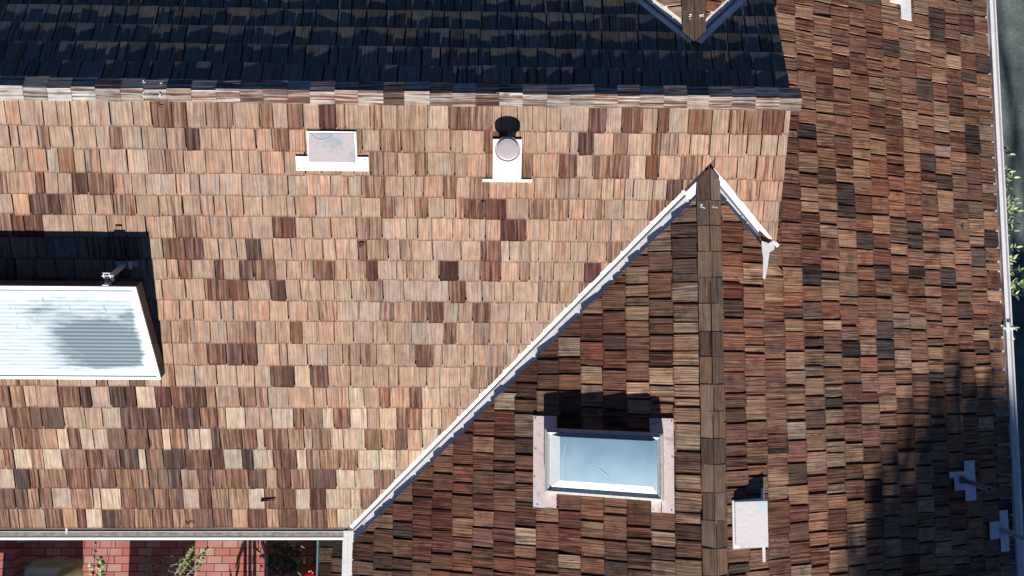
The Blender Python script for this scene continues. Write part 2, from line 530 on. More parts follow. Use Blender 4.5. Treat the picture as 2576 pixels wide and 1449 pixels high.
USED = set()
R1 = random.Random(5)
def col_S(u, v, i):
    low = max(0.0, min(1.0, (v - 2.75) / 0.9)) * max(0.0, min(1.0, (0.2 - u) / 1.6))
    for (du, dv), k in DK:
        if abs(du - u) < 0.092 and abs(dv - v) < 0.11 and (du, dv) not in USED:
            USED.add((du, dv))
            if k == 'r': return (*jit((0.158, 0.080, 0.062), 0.15, R1), 0.9)
            if k == 'd': return (*jit((0.150, 0.095, 0.075), 0.18, R1), 1.0)
            return (*jit((0.25, 0.145, 0.098), 0.12, R1), 1.0)
    for du, dv in LT:
        if abs(du - u) < 0.085 and abs(dv - v) < 0.11: return (*jit((0.440, 0.323, 0.237), 0.05, R1), 0.15)
    x = R1.random()
    if low > R1.random():
        if x < 0.42: return (*jit((0.468, 0.353, 0.247), 0.08, R1), R1.uniform(0.1, 0.5))
        if x < 0.74: return (*jit((0.369, 0.234, 0.147), 0.12, R1), R1.uniform(0.5, 1.0))
        if x < 0.92: return (*jit((0.22, 0.135, 0.09), 0.12, R1), R1.uniform(0.6, 1.0))
        return (*jit((0.14, 0.085, 0.06), 0.12, R1), R1.uniform(0.5, 0.9))
    if x < 0.33: return (*jit((0.381, 0.258, 0.178), 0.055, R1), R1.uniform(0.05, 0.4))
    if x < 0.58: return (*jit((0.383, 0.273, 0.197), 0.055, R1), R1.uniform(0.0, 0.4))
    if x < 0.80: return (*jit((0.400, 0.258, 0.174), 0.06, R1), R1.uniform(0.2, 0.8))
    if x < 0.955: return (*jit((0.327, 0.212, 0.146), 0.07, R1), R1.uniform(0.6, 1.0))
    if x < 0.99: return (*jit((0.22, 0.125, 0.082), 0.10, R1), R1.uniform(0.6, 0.95))
    return (*jit((0.16, 0.085, 0.062), 0.15, R1), 0.8)


R2 = random.Random(8)
def col_N(u, v, i):
    x = R2.random()
    if x < 0.5: return (*jit((0.155, 0.150, 0.145), 0.12, R2), R2.uniform(0.1, 0.7))
    if x < 0.8: return (*jit((0.135, 0.135, 0.138), 0.12, R2), R2.uniform(0.1, 0.7))
    return (*jit((0.175, 0.15, 0.13), 0.14, R2), R2.uniform(0.2, 0.8))


R3 = random.Random(21)
def pick(tab, r):
    x = r.random() * sum(w for w, c in tab)
    for w, c in tab:
        x -= w
        if x <= 0: return c
    return tab[-1][1]


E_DARK = [(2372, 528), (2415, 672), (2372, 475), (2372, 575), (2330, 250), (2440, 345), (2440, 365), (2375, 30), (2375, 65), (2460, 660), (2120, 880), (2180, 610), (2235, 700), (2290, 690), (2050, 700), (2230, 880), (2180, 940), (2130, 530), (2120, 505), (2400, 700), (2300, 560), (2500, 610), (2030, 850)]
ED = [uvp(F_E, x, y) for x, y in E_DARK]
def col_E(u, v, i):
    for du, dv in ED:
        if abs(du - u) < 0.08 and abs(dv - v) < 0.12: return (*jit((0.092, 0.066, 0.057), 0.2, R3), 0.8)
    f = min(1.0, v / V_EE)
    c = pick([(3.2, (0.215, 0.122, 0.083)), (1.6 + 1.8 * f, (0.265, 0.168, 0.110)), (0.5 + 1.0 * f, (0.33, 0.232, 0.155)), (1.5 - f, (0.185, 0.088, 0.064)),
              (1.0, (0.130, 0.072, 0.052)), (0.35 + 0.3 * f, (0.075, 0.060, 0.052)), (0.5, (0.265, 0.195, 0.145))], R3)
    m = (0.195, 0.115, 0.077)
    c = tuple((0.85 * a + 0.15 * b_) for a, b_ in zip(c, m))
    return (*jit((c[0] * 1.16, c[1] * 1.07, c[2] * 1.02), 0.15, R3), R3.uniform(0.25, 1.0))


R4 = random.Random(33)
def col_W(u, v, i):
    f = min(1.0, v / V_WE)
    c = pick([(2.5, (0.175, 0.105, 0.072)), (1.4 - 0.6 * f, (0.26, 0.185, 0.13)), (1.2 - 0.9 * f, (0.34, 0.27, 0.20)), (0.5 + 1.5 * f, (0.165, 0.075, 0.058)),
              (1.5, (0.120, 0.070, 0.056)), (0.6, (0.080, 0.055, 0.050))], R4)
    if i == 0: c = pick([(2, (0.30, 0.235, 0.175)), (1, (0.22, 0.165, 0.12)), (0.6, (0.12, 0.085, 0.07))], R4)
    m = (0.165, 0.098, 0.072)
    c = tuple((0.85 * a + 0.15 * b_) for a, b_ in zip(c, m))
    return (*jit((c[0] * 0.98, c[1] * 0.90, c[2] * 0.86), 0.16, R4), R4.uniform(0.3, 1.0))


# ------------------------------------------------------------------ the house
house = empty('house', (0.0, 1.0, 0.0), 'large house under weathered cedar shake roofs with white valley flashing and gutters', 'house')

mb = MB()
V_AS = (YR - A_S.y) / CT
def clips_S(u, v):
    if u < XG: return [(VL['SL'][0], VL['SL'][1], 0.060)] if v > V_AS - 0.15 else []
    return [(VL['SR'][0], VL['SR'][1], 0.075)] if v > V_AS - 0.15 else []
shakes(mb, F_S, rows_S, lambda v: (X0, XR), random.Random(3), aged(col_S, 2.0, 0.13, 0.07, (0.97, 0.985, 1.03)), clips_S, thick=(0.013, 0.019), roll=0.012, vj=0.0038, gap=0.0085)
mb.poly([F_S.p(X0, 0.0, DK_), F_S.p(XR - 0.01, 0.0, DK_), F_S.p(XR - 0.01, rows_S[-1] - 0.03, DK_), F_S.p(X0, rows_S[-1] - 0.03, DK_)], 1)
south = mb.build('roof_slope', [M['south'], M['felt']], house)
south['label'] = 'sunlit tan shake slope facing the courtyard'

mb = MB()
V_AN = (A_N.y - YR) / CT
def clips_N(u, v):
    if v < V_AN - 0.15: return []
    return [(VL['NL'][0], VL['NL'][1], 0.09)] if u < XGN else [(VL['NR'][0], VL['NR'][1], 0.09)]
shakes(mb, F_N, rows_N, lambda v: (X0, XR), random.Random(4), col_N, clips_N, thick=(0.013, 0.019), roll=0.012, vj=0.004, wm=0.165, gap=0.011)
mb.poly([F_N.p(X0, 0.0, DK_), F_N.p(XR - 0.01, 0.0, DK_), F_N.p(XR - 0.01, V_EAVE, DK_), F_N.p(X0, V_EAVE, DK_)], 1)
north = mb.build('roof_slope', [M['north'], M['felt']], house)
north['label'] = 'shaded blue-black shake slope beyond the ridge'

mb = MB()
def span_W_S(v): return (YA, val_y(XG - v * CP, -1) + 0.25)
def span_W_N(v): return (val_y(XGN - v * CP, 1) - 0.25, YB)
side = dict(thick=(0.012, 0.025), roll=0.028, vj=0.005, wm=0.180, ws=0.045, gap=0.018, warp=0.004, skew=0.003)
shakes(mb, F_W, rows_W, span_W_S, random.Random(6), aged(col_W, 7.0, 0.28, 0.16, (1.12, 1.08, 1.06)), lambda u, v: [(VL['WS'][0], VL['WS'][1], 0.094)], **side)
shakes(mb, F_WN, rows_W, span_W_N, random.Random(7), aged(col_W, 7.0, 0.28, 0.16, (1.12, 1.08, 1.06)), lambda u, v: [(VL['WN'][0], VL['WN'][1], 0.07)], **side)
mb.poly([F_W.p(YA, 0.0, DK_), F_W.p(YR, 0.0, DK_), F_W.p(YR, V_WE - 0.02, DK_), F_W.p(YA, V_WE - 0.02, DK_)], 1)
mb.poly([F_WN.p(YR, 0.0, DK_), F_WN.p(YB, 0.0, DK_), F_WN.p(YB, V_WE - 0.02, DK_), F_WN.p(YR, V_WE - 0.02, DK_)], 1)
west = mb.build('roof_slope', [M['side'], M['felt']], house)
west['label'] = 'dark brown shake slope between valley and cross ridge'

mb = MB()
V_XR = (XR + 0.02 - XG) / CP
def span_E_S(v): return (YA, val_y(XG + v * CP, -1) + 0.25) if v < V_XR + 0.3 else (YA, YB)
def clips_E(u, v): return [(VL['ES'][0], VL['ES'][1], 0.07)] if v < V_XR - 0.05 else []
rE1 = [v for v in rows_E if v - 0.13 < V_XR]
rE2 = [v for v in rows_E if v - 0.13 >= V_XR]
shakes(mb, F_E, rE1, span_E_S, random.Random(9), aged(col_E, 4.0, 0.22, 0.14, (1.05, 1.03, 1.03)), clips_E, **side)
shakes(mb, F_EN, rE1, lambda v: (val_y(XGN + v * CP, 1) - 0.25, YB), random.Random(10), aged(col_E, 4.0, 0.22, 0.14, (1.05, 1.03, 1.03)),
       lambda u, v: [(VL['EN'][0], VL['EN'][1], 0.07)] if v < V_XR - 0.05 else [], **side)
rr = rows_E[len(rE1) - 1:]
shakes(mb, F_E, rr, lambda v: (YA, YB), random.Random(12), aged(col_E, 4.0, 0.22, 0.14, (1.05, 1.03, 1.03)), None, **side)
mb.poly([F_E.p(YA, 0.0, DK_), F_E.p(YR, 0.0, DK_), F_E.p(YR, V_XR, DK_), F_E.p(YB, V_XR, DK_), F_E.p(YB, V_EE - 0.02, DK_), F_E.p(YA, V_EE - 0.02, DK_)], 1)
mb.poly([F_EN.p(YR, 0.0, DK_), F_EN.p(YB, 0.0, DK_), F_EN.p(YB, V_XR + 0.13, DK_), F_EN.p(YR, V_XR + 0.13, DK_)], 1)
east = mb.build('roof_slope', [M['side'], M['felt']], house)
east['label'] = 'brown shake slope running down to the driveway gutter'

# walls, gable, soffits
def wallbox(name, x0, x1, y0, y1, z1):
    b = MB(); b.box(F_G, x0, x1, -y1, -y0, 0.0, z1); return b.build(name, M['wall'], house)
wallbox('wall', X0 + 0.15, XW + 0.45, YS + 0.45, YN - 0.45, ZE + 0.02)
wallbox('wall', XW + 0.46, XE - 0.45, YA + 0.15, YB - 0.15, ZE + 0.02)
b = MB()
ze = ZG - SG * (XR - 0.14 - XG)
hy = (ZR - ze) / SM
if True:
    t0 = [V3((XR - 0.12, YR - hy, ze - 0.07)), V3((XR - 0.12, YR + hy, ze - 0.07)), V3((XR - 0.12, YR, ZR - 0.09))]
    t1 = [p - V3((0.06, 0, 0)) for p in t0]
    b.prism(t0, t1)
    b.build('gable_wall', M['wall'], house); b = MB()
for (xx) in (X0 + 0.15,):
    t0 = [V3((xx, YS + 0.45, ZE + 0.03)), V3((xx, YN - 0.45, ZE + 0.03)), V3((xx, YR, ZR - 0.06))]
    b.prism(t0, [p + V3((0.06, 0, 0)) for p in t0])
    b.build('gable_wall', M['wall'], house)
for yy, sg in ((YA + 0.15, 1), (YB - 0.15, -1)):
    t0 = [V3((XW + 0.46, yy, ZE + 0.03)), V3((XE - 0.45, yy, ZE + 0.03)), V3((XG, yy, ZG - 0.06))]
    b = MB()
    b.prism(t0, [p + V3((0, 0.06 * sg, 0)) for p in t0])
    b.build('gable_wall', M['wall'], house)
b = MB()
for fr in (F_S, F_N):
    vmax = hy / CT - 0.01
    b.box(fr, XR - 0.055, XR - 0.015, 0.02, vmax - 0.16, -0.11, -0.024)
b.build('barge_board', plain('barge_board_paint', (0.35, 0.30, 0.26), 0.8), house)

# valley flashing: two wings and a raised centre crimp
def valley(P, Q, fa, fb, wa=0.10, wb=0.11):
    b = MB()
    P, Q = V3(P), V3(Q)
    d = (Q - P).normalized()
    for fr, wid in ((fa, wa), (fb, wb)):
        side_ = fr.N.cross(d).normalized() * wid
        # point the wing away from the other slope
        other = fb if fr is fa else fa
        if side_.dot(other.N) < 0: side_ = -side_
        z_ = -0.011
        p = [P + fr.N * z_, Q + fr.N * z_, Q + side_ + fr.N * z_, P + side_ + fr.N * z_]
        b.prism(p, [x - fr.N * 0.0015 for x in p])
    o = b.build('valley_flashing', M['flash'], house)
    c = MB()
    up = (fa.N + fb.N).normalized()
    sd = d.cross(up).normalized()
    r = [V * 1.0 for V in (P, Q)]
    prof = [(-0.011, -0.010), (-0.006, 0.004), (0.006, 0.004), (0.011, -0.010)]
    ra = [P + sd * x + up * (z - 0.004) for x, z in prof]
    rb = [Q + sd * x + up * (z - 0.004) for x, z in prof]
    c.prism(ra, rb)
    c.build('centre_crimp', M['crimp'], o)
    return o
vf = valley(A_S, vpt(XW, -1), F_S, F_W, 0.068, 0.115)
vf['label'] = 'long white valley flashing with jagged shake edges'
vf = valley(A_S, vpt(XR - 0.03, -1), F_S, F_E, 0.095, 0.10)
vf['label'] = 'short white valley flashing ending at the rake'
valley(A_N, vpt(XG - 2.6, 1), F_N, F_WN, 0.11, 0.10)
valley(A_N, vpt(XR - 0.05, 1), F_N, F_EN, 0.11, 0.10)
# apron plate at the head of the long valley and the hanging end strip of the short one
b = MB()
q = [on(F_S, *p, 0.02) for p in ((1722, 487), (1757, 452), (1757, 485), (1737, 503))]
b.prism(q, [x - F_S.N * 0.006 for x in q])
b.build('flashing_patch', M['flash'], house)
b = MB()
q = [on(F_E, *p, 0.03) for p in ((1916, 606), (1934, 612), (1948, 603), (1948, 628), (1936, 634), (1931, 672), (1925, 702), (1919, 696), (1920, 648), (1917, 622))]
b.prism(q, [x - F_E.N * 0.005 for x in q])
b.build('flashing_strip', M['flash'], house)

# ridge caps
def cap_run(name, P, d, length, fa, fb, wa, wb, E, rng, colour, mat, ends=0, hb=0.024, tip=False, thk=(0.010, 0.018)):
    b = MB()
    P, d = V3(P), V3(d)
    n = int(length / E) + 1
    for k in range(n):
        u0 = k * E + rng.gauss(0, 0.006)
        u1 = min(u0 + E * 1.12, length)
        if u1 - u0 < 0.05: continue
        lap = rng.random() < 0.5
        for fr, w, mine in ((fa, wa, lap), (fb, wb, not lap)):
            T = rng.uniform(*thk)
            w_ = w + rng.gauss(0, 0.003)
            l_ = -rng.uniform(0.012, 0.02) if mine else 0.001
            poly = [(u0, l_), (u1, l_), (u1, w_)] + [(u0 + (u1 - u0) * f, w_ + rng.gauss(0, 0.0015)) for f in (0.66, 0.33)] + [(u0, w_)]
            if tip and k == 0: poly = [(-0.06, l_), (u1, l_), (u1, w_), (w_ - 0.05, w_)]
            off = rng.uniform(0, 50)
            col = colour(k, fr is fa)
            R = rng.gauss(0, 0.015)
            top, bot, uvs = [], [], []
            for (pu, pv) in poly:
                h = hb + T * (1 - 0.8 * (pu - u0) / E) + R * pv
                base = P + d * pu + fr.V * pv
                top.append(base + fr.N * h); bot.append(base + fr.N * (0.004 if pv > 0.04 else hb - 0.010))
                uvs.append((pv + off, pu))
            b.prism(top, bot, uvs, col)
    return b.build(name, mat, house)

R5 = random.Random(14)
def col_cap(k, sunny):
    if sunny:
        c = pick([(2.5, (0.34, 0.295, 0.26)), (1.2, (0.47, 0.43, 0.39)), (1.6, (0.29, 0.235, 0.20)), (0.8, (0.16, 0.11, 0.09)), (1, (0.42, 0.35, 0.295))], R5)
        return (*jit(c, 0.10, R5), R5.uniform(0.6, 1.0))
    return (*jit((0.40, 0.385, 0.37), 0.15, R5), R5.uniform(0.6, 1.0))
EC = 60.5 / 1717 * 6.5
caps = cap_run('ridge_cap', (XR + 0.10, YR, ZR), (-1, 0, 0), XR + 0.10 - X0, F_S, F_N, 0.115, 0.115, EC, R5, col_cap, M['cap'], hb=0.016, thk=(0.006, 0.011))
caps['label'] = 'silver grey weathered ridge cap along the main ridge'
R6 = random.Random(15)
def col_cap2(k, sunny):
    c = pick([(2, (0.150, 0.100, 0.072)), (1, (0.185, 0.125, 0.09)), (0.7, (0.11, 0.072, 0.054)), (0.6, (0.20, 0.125, 0.085))], R6)
    return (*jit(c, 0.12, R6), R6.uniform(0.2, 0.7))
caps_s = cap_run('ridge_cap', (XG, A_S.y - 0.02, ZG), (0, -1, 0), A_S.y - 0.02 - YA, F_E, F_W, 0.112, 0.112, 0.262, R6, col_cap2, M['cap2'], tip=True, thk=(0.002, 0.0045), hb=0.036)
caps_s['label'] = 'brown ridge cap running down the picture between the valleys'
caps_n = cap_run('ridge_cap', (XGN, A_N.y + 0.02, ZG), (0, 1, 0), YB - A_N.y, F_EN, F_WN, 0.112, 0.112, 0.262, R6, col_cap2, M['cap2'], tip=True, thk=(0.002, 0.0045), hb=0.036)
caps_n['label'] = 'brown ridge cap beyond the main ridge at the top edge'

# white scribbled paint marks on cap boards
def marks(fr, px, py, shape, parent, size=1.0, h=0.036):
    b = MB()
    for line in shape:
        pts = [on(fr, px + x * size, py + y * size, h) for x, y in line]
        b.tube(pts, 0.0042, 5)
    o = b.build('paint_mark', M['mark'], parent)
    return o
SQ1 = [[(-4, -4), (-4, 5)], [(-4, -4), (1, -3), (-3, 1), (3, 5)], [(3, 4), (7, 6)]]
SQ2 = [[(-6, 0), (-5, 3), (-2, 0), (-4, -2)], [(0, 0), (1, 3), (3, 0)], [(5, 1), (7, 4), (8, 1)]]
SQ3 = [[(-2, -6), (3, -6)], [(3, -6), (2, -1), (-3, -1)], [(-1, 3), (0, 7)]]
SQ4 = [[(-4, -3), (0, 1), (-4, 3), (-3, -2), (3, -4)], [(1, 2), (5, -6), (6, 2)]]
SQ5 = [[(-3, -2), (2, -1), (-1, 2), (3, 3)]]
SQ6 = [[(0, -3), (2, 0), (-2, 2), (1, 4)]]
marks(F_W, 1767, 518, SQ1, caps_s); marks(F_E, 1797, 520, SQ2, caps_s)
marks(F_WN, 1736, 42, SQ3, caps_n); marks(F_EN, 1764, 40, SQ4, caps_n)
marks(F_N, 362, 205, SQ5, caps, 1.0); marks(F_N, 405, 206, SQ6, caps, 1.2)
marks(F_S, 361, 237, [[(-2, -4), (2, -3)], [(-2, 3), (2, 5), (-1, 6)]], caps); marks(F_S, 402, 239, [[(-2, -5), (2, -2), (-2, 2), (3, 6)]], caps)

# gutters: open troughs with a rolled outer lip
def gutter(name, P, Q, outd, w=0.105, dep=0.085, silt=0.03, lip=0.016, sm=None):
    b = MB()
    P, Q, o = V3(P), V3(Q), V3(outd)
    Z = V3((0, 0, 1))
    prof = [(0, 0), (0, -dep), (w * 0.8, -dep), (w, -0.03), (w, 0.0), (w + lip * 0.5, 0.002), (w + lip, -0.010), (w + lip, -0.024), (w + 0.004, -0.036), (w * 0.83, -dep - 0.006), (-0.006, -dep - 0.006), (-0.006, 0)]
    a = [b.vert(P + o * x + Z * z) for x, z in prof]
    c = [b.vert(Q + o * x + Z * z) for x, z in prof]
    n = len(prof)
    for i in range(n):
        j = (i + 1) % n
        b.face((a[i], a[j], c[j], c[i]))
    b.face(a); b.face(c[::-1])
    g = b.build(name, M['gutter'], house)
    s_ = MB()
    s_.poly([P + o * 0.002 + Z * (-dep + silt), Q + o * 0.002 + Z * (-dep + silt), Q + o * (w * 0.995) + Z * (-dep + silt), P + o * (w * 0.995) + Z * (-dep + silt)])
    s_.build('gutter_silt', sm or M['silt'], g)
    return g
gz = ZE - 0.015
g1 = gutter('gutter', (X0, YS + 0.008, gz), (XW - 0.11, YS + 0.008, gz), (0, -1, 0), w=0.058, dep=0.06, silt=0.0575, lip=0.034)
g1['label'] = 'white gutter above the brick courtyard'
g2 = gutter('gutter', (XW - 0.004, YS + 0.02, gz + 0.004), (XW - 0.004, YA, gz + 0.004), (-1, 0, 0), w=0.060, dep=0.05, silt=0.034, lip=0.058, sm=M['ventw'])
g2['label'] = 'white gutter turning down from the valley corner'
g3 = gutter('gutter', (XE + 0.02, YA, gz), (XE + 0.02, YB, gz), (1, 0, 0), w=0.058, dep=0.05, silt=0.02, lip=0.024, sm=M['ventw'])
g3['label'] = 'white gutter along the driveway side'
b = MB()
b.box(F_E, YA, YB, V_EE - 0.16, V_EE + 0.022, -0.015, -0.013)
b.build('drip_edge', M['gutter'], house)
b = MB()
b.box(F_S, X0, XW - 0.02, V_EAVE - 0.14, V_EAVE + 0.004, -0.12, -0.03)
b.build('fascia_board', plain('fascia_gap_shade', (0.10, 0.09, 0.08), 0.9), house)  # near black, standing in for shade in the gap under the butts
b = MB()
b.box(F_W, YA, YS, V_WE - 0.10, V_WE + 0.002, -0.10, -0.014)
b.build('fascia_board', M['gutter'], house)
for (gpx, gpy, gg) in ((168, 1331, g1),):
    b = MB(); b.box(Frame(on(F_G, gpx, gpy, gz), (1, 0, 0), (0, -1, 0), (0, 0, 1)), -0.012, 0.012, -0.03, 0.05, 0.0, 0.006); b.build('gutter_strap', M['mark'], gg)
for py in (826, ):
    p = on(F_G, 2520, py, gz)
    b = MB(); b.box(Frame((XE, p.y, gz), (1, 0, 0), (0, -1, 0), (0, 0, 1)), -0.03, 0.115, -0.012, 0.012, 0.0, 0.008); b.build('gutter_strap', M['mark'], g3)

# ------------------------------------------------------------------ things fixed on the roof
def rect_uv(fr, x0, y0, x1, y1, h=0.0):
    a = uvp(fr, x0, y0, h); c = uvp(fr, x1, y1, h)
    return min(a[0], c[0]), max(a[0], c[0]), min(a[1], c[1]), max(a[1], c[1])

# box vent on the sunny slope
u0, u1, v0, v1 = rect_uv(F_S, 775, 335, 893, 408, 0.04)
t = empty('roof_vent', F_S.p((u0 + u1) / 2, v1, 0), 'low lavender grey metal box vent with white flange on the sunny tan slope', 'roof vent', 'slant hood roof vents')
fu0, fu1, fv0, fv1 = rect_uv(F_S, 743, 393, 928, 431, 0.022)
b = MB()
b.box(F_S, fu0, fu1, fv0, fv1, 0.019, 0.0235)
b.box(F_S, u0 - 0.02, u1 + 0.02, v0 - 0.02, fv0 + 0.01, 0.018, 0.0225)
b.build('flange', M['ventw'], t)
b = MB()
hb_, hf = 0.026, 0.085
top = [F_S.p(u0, v0, hb_), F_S.p(u1, v0, hb_), F_S.p(u1, v1, hf), F_S.p(u0, v1, hf)]
bot = [F_S.p(u0, v0, 0.02), F_S.p(u1, v0, 0.02), F_S.p(u1, v1 + 0.035, 0.02), F_S.p(u0, v1 + 0.035, 0.02)]
b.prism(top, bot)
o = b.build('hood', M['vent'], t)
o.data.materials.append(M['mark'])
for p in o.data.polygons:
    if p.normal.y < -0.6: p.material_index = 1  # sunlight on the south lip painted as white, brighter than the hood
# crease of the dented upper edge
b = MB()
pts = [F_S.p(u0 + (u1 - u0) * (0.05 + 0.5 * k / 8), v0 + 0.006 + 0.06 * math.sin(math.pi * k / 8), hb_ + 0.002 + (hf - hb_) * (0.006 + 0.06 * math.sin(math.pi * k / 8)) / (v1 - v0)) for k in range(9)]
b.tube(pts, 0.0012, 5)
b.build('dent_crease', M['alu'], t)

# box vent on the driveway slope
u0, u1, v0, v1 = rect_uv(F_E, 1852, 1262, 1930, 1379, 0.06)
u0, u1 = sorted((uvp(F_E, 1890, 1262, 0.08)[0], uvp(F_E, 1890, 1379, 0.08)[0]))
v0, v1 = uvp(F_E, 1851, 1320, 0.045)[1], uvp(F_E, 1931, 1320, 0.10)[1]
t = empty('roof_vent', F_E.p((u0 + u1) / 2, v1, 0), 'pale pink box vent with sky blue patches beside the brown ridge cap', 'roof vent', 'slant hood roof vents')
b = MB()
la, lb = uvp(F_E, 1934, 1226, 0.02)[0], uvp(F_E, 1940, 1411, 0.02)[0]
b.box(F_E, min(la, lb), max(la, lb), v1 - 0.005, v1 + 0.028, 0.02, 0.026)
b.box(F_E, u0 - 0.01, u1 + 0.01, v0 - 0.02, v1 + 0.01, 0.018, 0.022)
b.build('flange', M['ventw'], t)
b = MB()
hb_, hf = 0.045, 0.105
c_ = 0.045
top = [F_E.p(u1, v0, hb_), F_E.p(u1, v1, hf), F_E.p(u0, v1, hf), F_E.p(u0, v0 + c_, hb_ + (hf - hb_) * c_ / (v1 - v0)), F_E.p(u0 + c_ * 0.7, v0, hb_)]
bot = [F_E.p(u1, v0, 0.02), F_E.p(u1, v1, 0.02), F_E.p(u0, v1, 0.02), F_E.p(u0, v0 + c_, 0.02), F_E.p(u0 + c_ * .7, v0, 0.02)]
b.prism(top, bot)
b.build('hood', M['hood2'], t)

def nails(fr, pts, h, parent, r=0.006):
    for (x, y) in pts:
        u, v = uvp(fr, x, y, h)
        b = MB(); b.lathe(fr.p(u, v, h), fr.N, [(r, 0.0), (r * 0.9, 0.003), (0.001, 0.004)], 8)
        b.build('nail', M['nail'], parent)
M['nail'] = plain('rusty_nail', (0.16, 0.11, 0.09), 0.7)
vents_ = [o for o in COL.objects if o.get('category') == 'roof vent']
nails(F_S, ((751, 424), (768, 421), (917, 401), (921, 425), (845, 427)), 0.0235, vents_[0])
nails(F_E, ((1936, 1240), (1938, 1400)), 0.026, vents_[1])

# round flue vent
ctr = on(F_S, 1277, 375, 0.205)
uc, vc = F_S.uv(ctr)
t = empty('flue_vent', F_S.p(uc, vc, 0), 'round capped metal flue vent on a white base plate casting a black shadow', 'flue vent')
b = MB()
base = V3(F_S.p(uc, vc, 0.0))
top_z = ctr.z
capr = 33.5 / 1717 * (CAM_Z - ctr.z) * 1.0
b.lathe((ctr.x, ctr.y, top_z - 0.030), (0, 0, 1), [(capr * 0.80, -0.02), (capr * 0.99, 0.0), (capr, 0.006), (capr, 0.024), (capr * 0.975, 0.026), (capr * 0.83, 0.018), (capr * 0.81, 0.030), (capr * 0.80, 0.034), (capr * 0.5, 0.037), (0.001, 0.038)], 56)
b.build('cap', M['capm'], t)
b = MB()
pr = capr * 0.66
b.lathe((ctr.x, ctr.y, base.z - 0.02), (0, 0, 1), [(pr, 0.0), (pr, top_z - base.z - 0.03)], 40)
b.build('pipe', M['ventw'], t)
b = MB()
fu0, fu1, fv0, fv1 = rect_uv(F_S, 1240, 350, 1311, 452, 0.03)
b.box(F_S, fu0, fu1, fv0 - 0.0, fv1, 0.026, 0.031)
fu0, fu1, _, _ = rect_uv(F_S, 1214, 450, 1338, 457, 0.03)
b.box(F_S, fu0, fu1, fv1 - 0.002, fv1 + 0.026, 0.020, 0.0245)
b.build('flange', M['ventw'], t)

nails(F_S, ((1218, 455), (1276, 455), (1333, 455)), 0.0245, t)

# skylight on the cross wing
hc = 0.13
fu = [uvp(F_W, 1520, 1086, hc)[0], uvp(F_W, 1520, 1251, hc)[0]]
fv = [uvp(F_W, 1668, 1170, hc)[1], uvp(F_W, 1370, 1170, hc)[1]]
ua, ub = min(fu), max(fu); va, vb = min(fv), max(fv)
t = empty('skylight', F_W.p((ua + ub) / 2, (va + vb) / 2, 0), 'rectangular skylight with milky blue dome and pinkish flashing on the dark brown slope', 'skylight')
b = MB()
fw = 0.055
def ring(b, fr, a0, a1, c0, c1, w, h0, h1, h2):
    """frame of mitred bars: outer height h1, inner height h2"""
    O = [(a0, c0), (a1, c0), (a1, c1), (a0, c1)]
    Mi = [(a0 + w * .5, c0 + w * .5), (a1 - w * .5, c0 + w * .5), (a1 - w * .5, c1 - w * .5), (a0 + w * .5, c1 - w * .5)]
    I = [(a0 + w, c0 + w), (a1 - w, c0 + w), (a1 - w, c1 - w), (a0 + w, c1 - w)]
    lay = [(O, h0), (O, h1), (Mi, h1 + 0.006), (Mi, h1 + 0.012), (I, h2), (I, h2 - 0.02)]
    for k in range(4):
        j = (k + 1) % 4
        for (A, ha), (B, hb) in zip(lay[:-1], lay[1:]):
            b.poly([fr.p(*A[k], ha), fr.p(*A[j], ha), fr.p(*B[j], hb), fr.p(*B[k], hb)])
ring(b, F_W, ua, ub, va, vb, fw, 0.0, hc, hc + 0.002)
b.build('frame', M['alu'], t)
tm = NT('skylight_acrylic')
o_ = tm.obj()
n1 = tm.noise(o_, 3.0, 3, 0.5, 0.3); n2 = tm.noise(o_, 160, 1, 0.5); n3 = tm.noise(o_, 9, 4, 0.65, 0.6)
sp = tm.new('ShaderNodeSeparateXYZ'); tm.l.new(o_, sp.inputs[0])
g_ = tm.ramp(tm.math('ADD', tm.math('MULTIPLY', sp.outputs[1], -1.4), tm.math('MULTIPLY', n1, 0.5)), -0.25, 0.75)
c = tm.mix(g_, (0.21, 0.36, 0.49, 1), (0.60, 0.83, 0.95, 1))  # sky reflection painted into the acrylic, darker north and paler south
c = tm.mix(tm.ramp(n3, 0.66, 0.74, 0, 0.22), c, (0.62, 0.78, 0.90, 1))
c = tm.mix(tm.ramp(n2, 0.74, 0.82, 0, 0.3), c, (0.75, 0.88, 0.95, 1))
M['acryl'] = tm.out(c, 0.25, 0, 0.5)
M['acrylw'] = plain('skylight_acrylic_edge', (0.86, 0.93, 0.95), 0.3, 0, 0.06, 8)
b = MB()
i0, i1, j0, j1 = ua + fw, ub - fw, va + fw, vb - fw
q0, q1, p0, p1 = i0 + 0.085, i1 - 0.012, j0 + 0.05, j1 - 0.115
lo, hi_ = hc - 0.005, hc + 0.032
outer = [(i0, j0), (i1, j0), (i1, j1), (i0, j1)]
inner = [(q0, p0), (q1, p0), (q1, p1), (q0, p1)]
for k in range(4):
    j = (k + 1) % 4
    mi = 0 if k == 0 or k == 1 else 1  # sunlight painted in: paler acrylic on the west and south sides
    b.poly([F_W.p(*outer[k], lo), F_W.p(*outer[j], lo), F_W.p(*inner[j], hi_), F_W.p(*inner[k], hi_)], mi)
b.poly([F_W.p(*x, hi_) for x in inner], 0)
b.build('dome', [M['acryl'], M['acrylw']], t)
b = MB()
for rects in (((1342, 1046, 1372.5, 1278), (1372, 1046, 1401, 1120), (1372, 1215, 1400, 1278)), ((1662.5, 1052, 1697, 1292), (1634, 1052, 1663, 1120), (1638, 1225, 1663, 1290))):
    b = MB()
    for k, (x0, y0, x1, y1) in enumerate(rects):
        a0, a1, c0, c1 = rect_uv(F_W, x0, y0, x1, y1, 0.027)
        b.box(F_W, a0, a1, c0, c1, 0.024 + 0.001 * k, 0.029 + 0.001 * k)
    b.build('flashing', M['skyflash'], t)

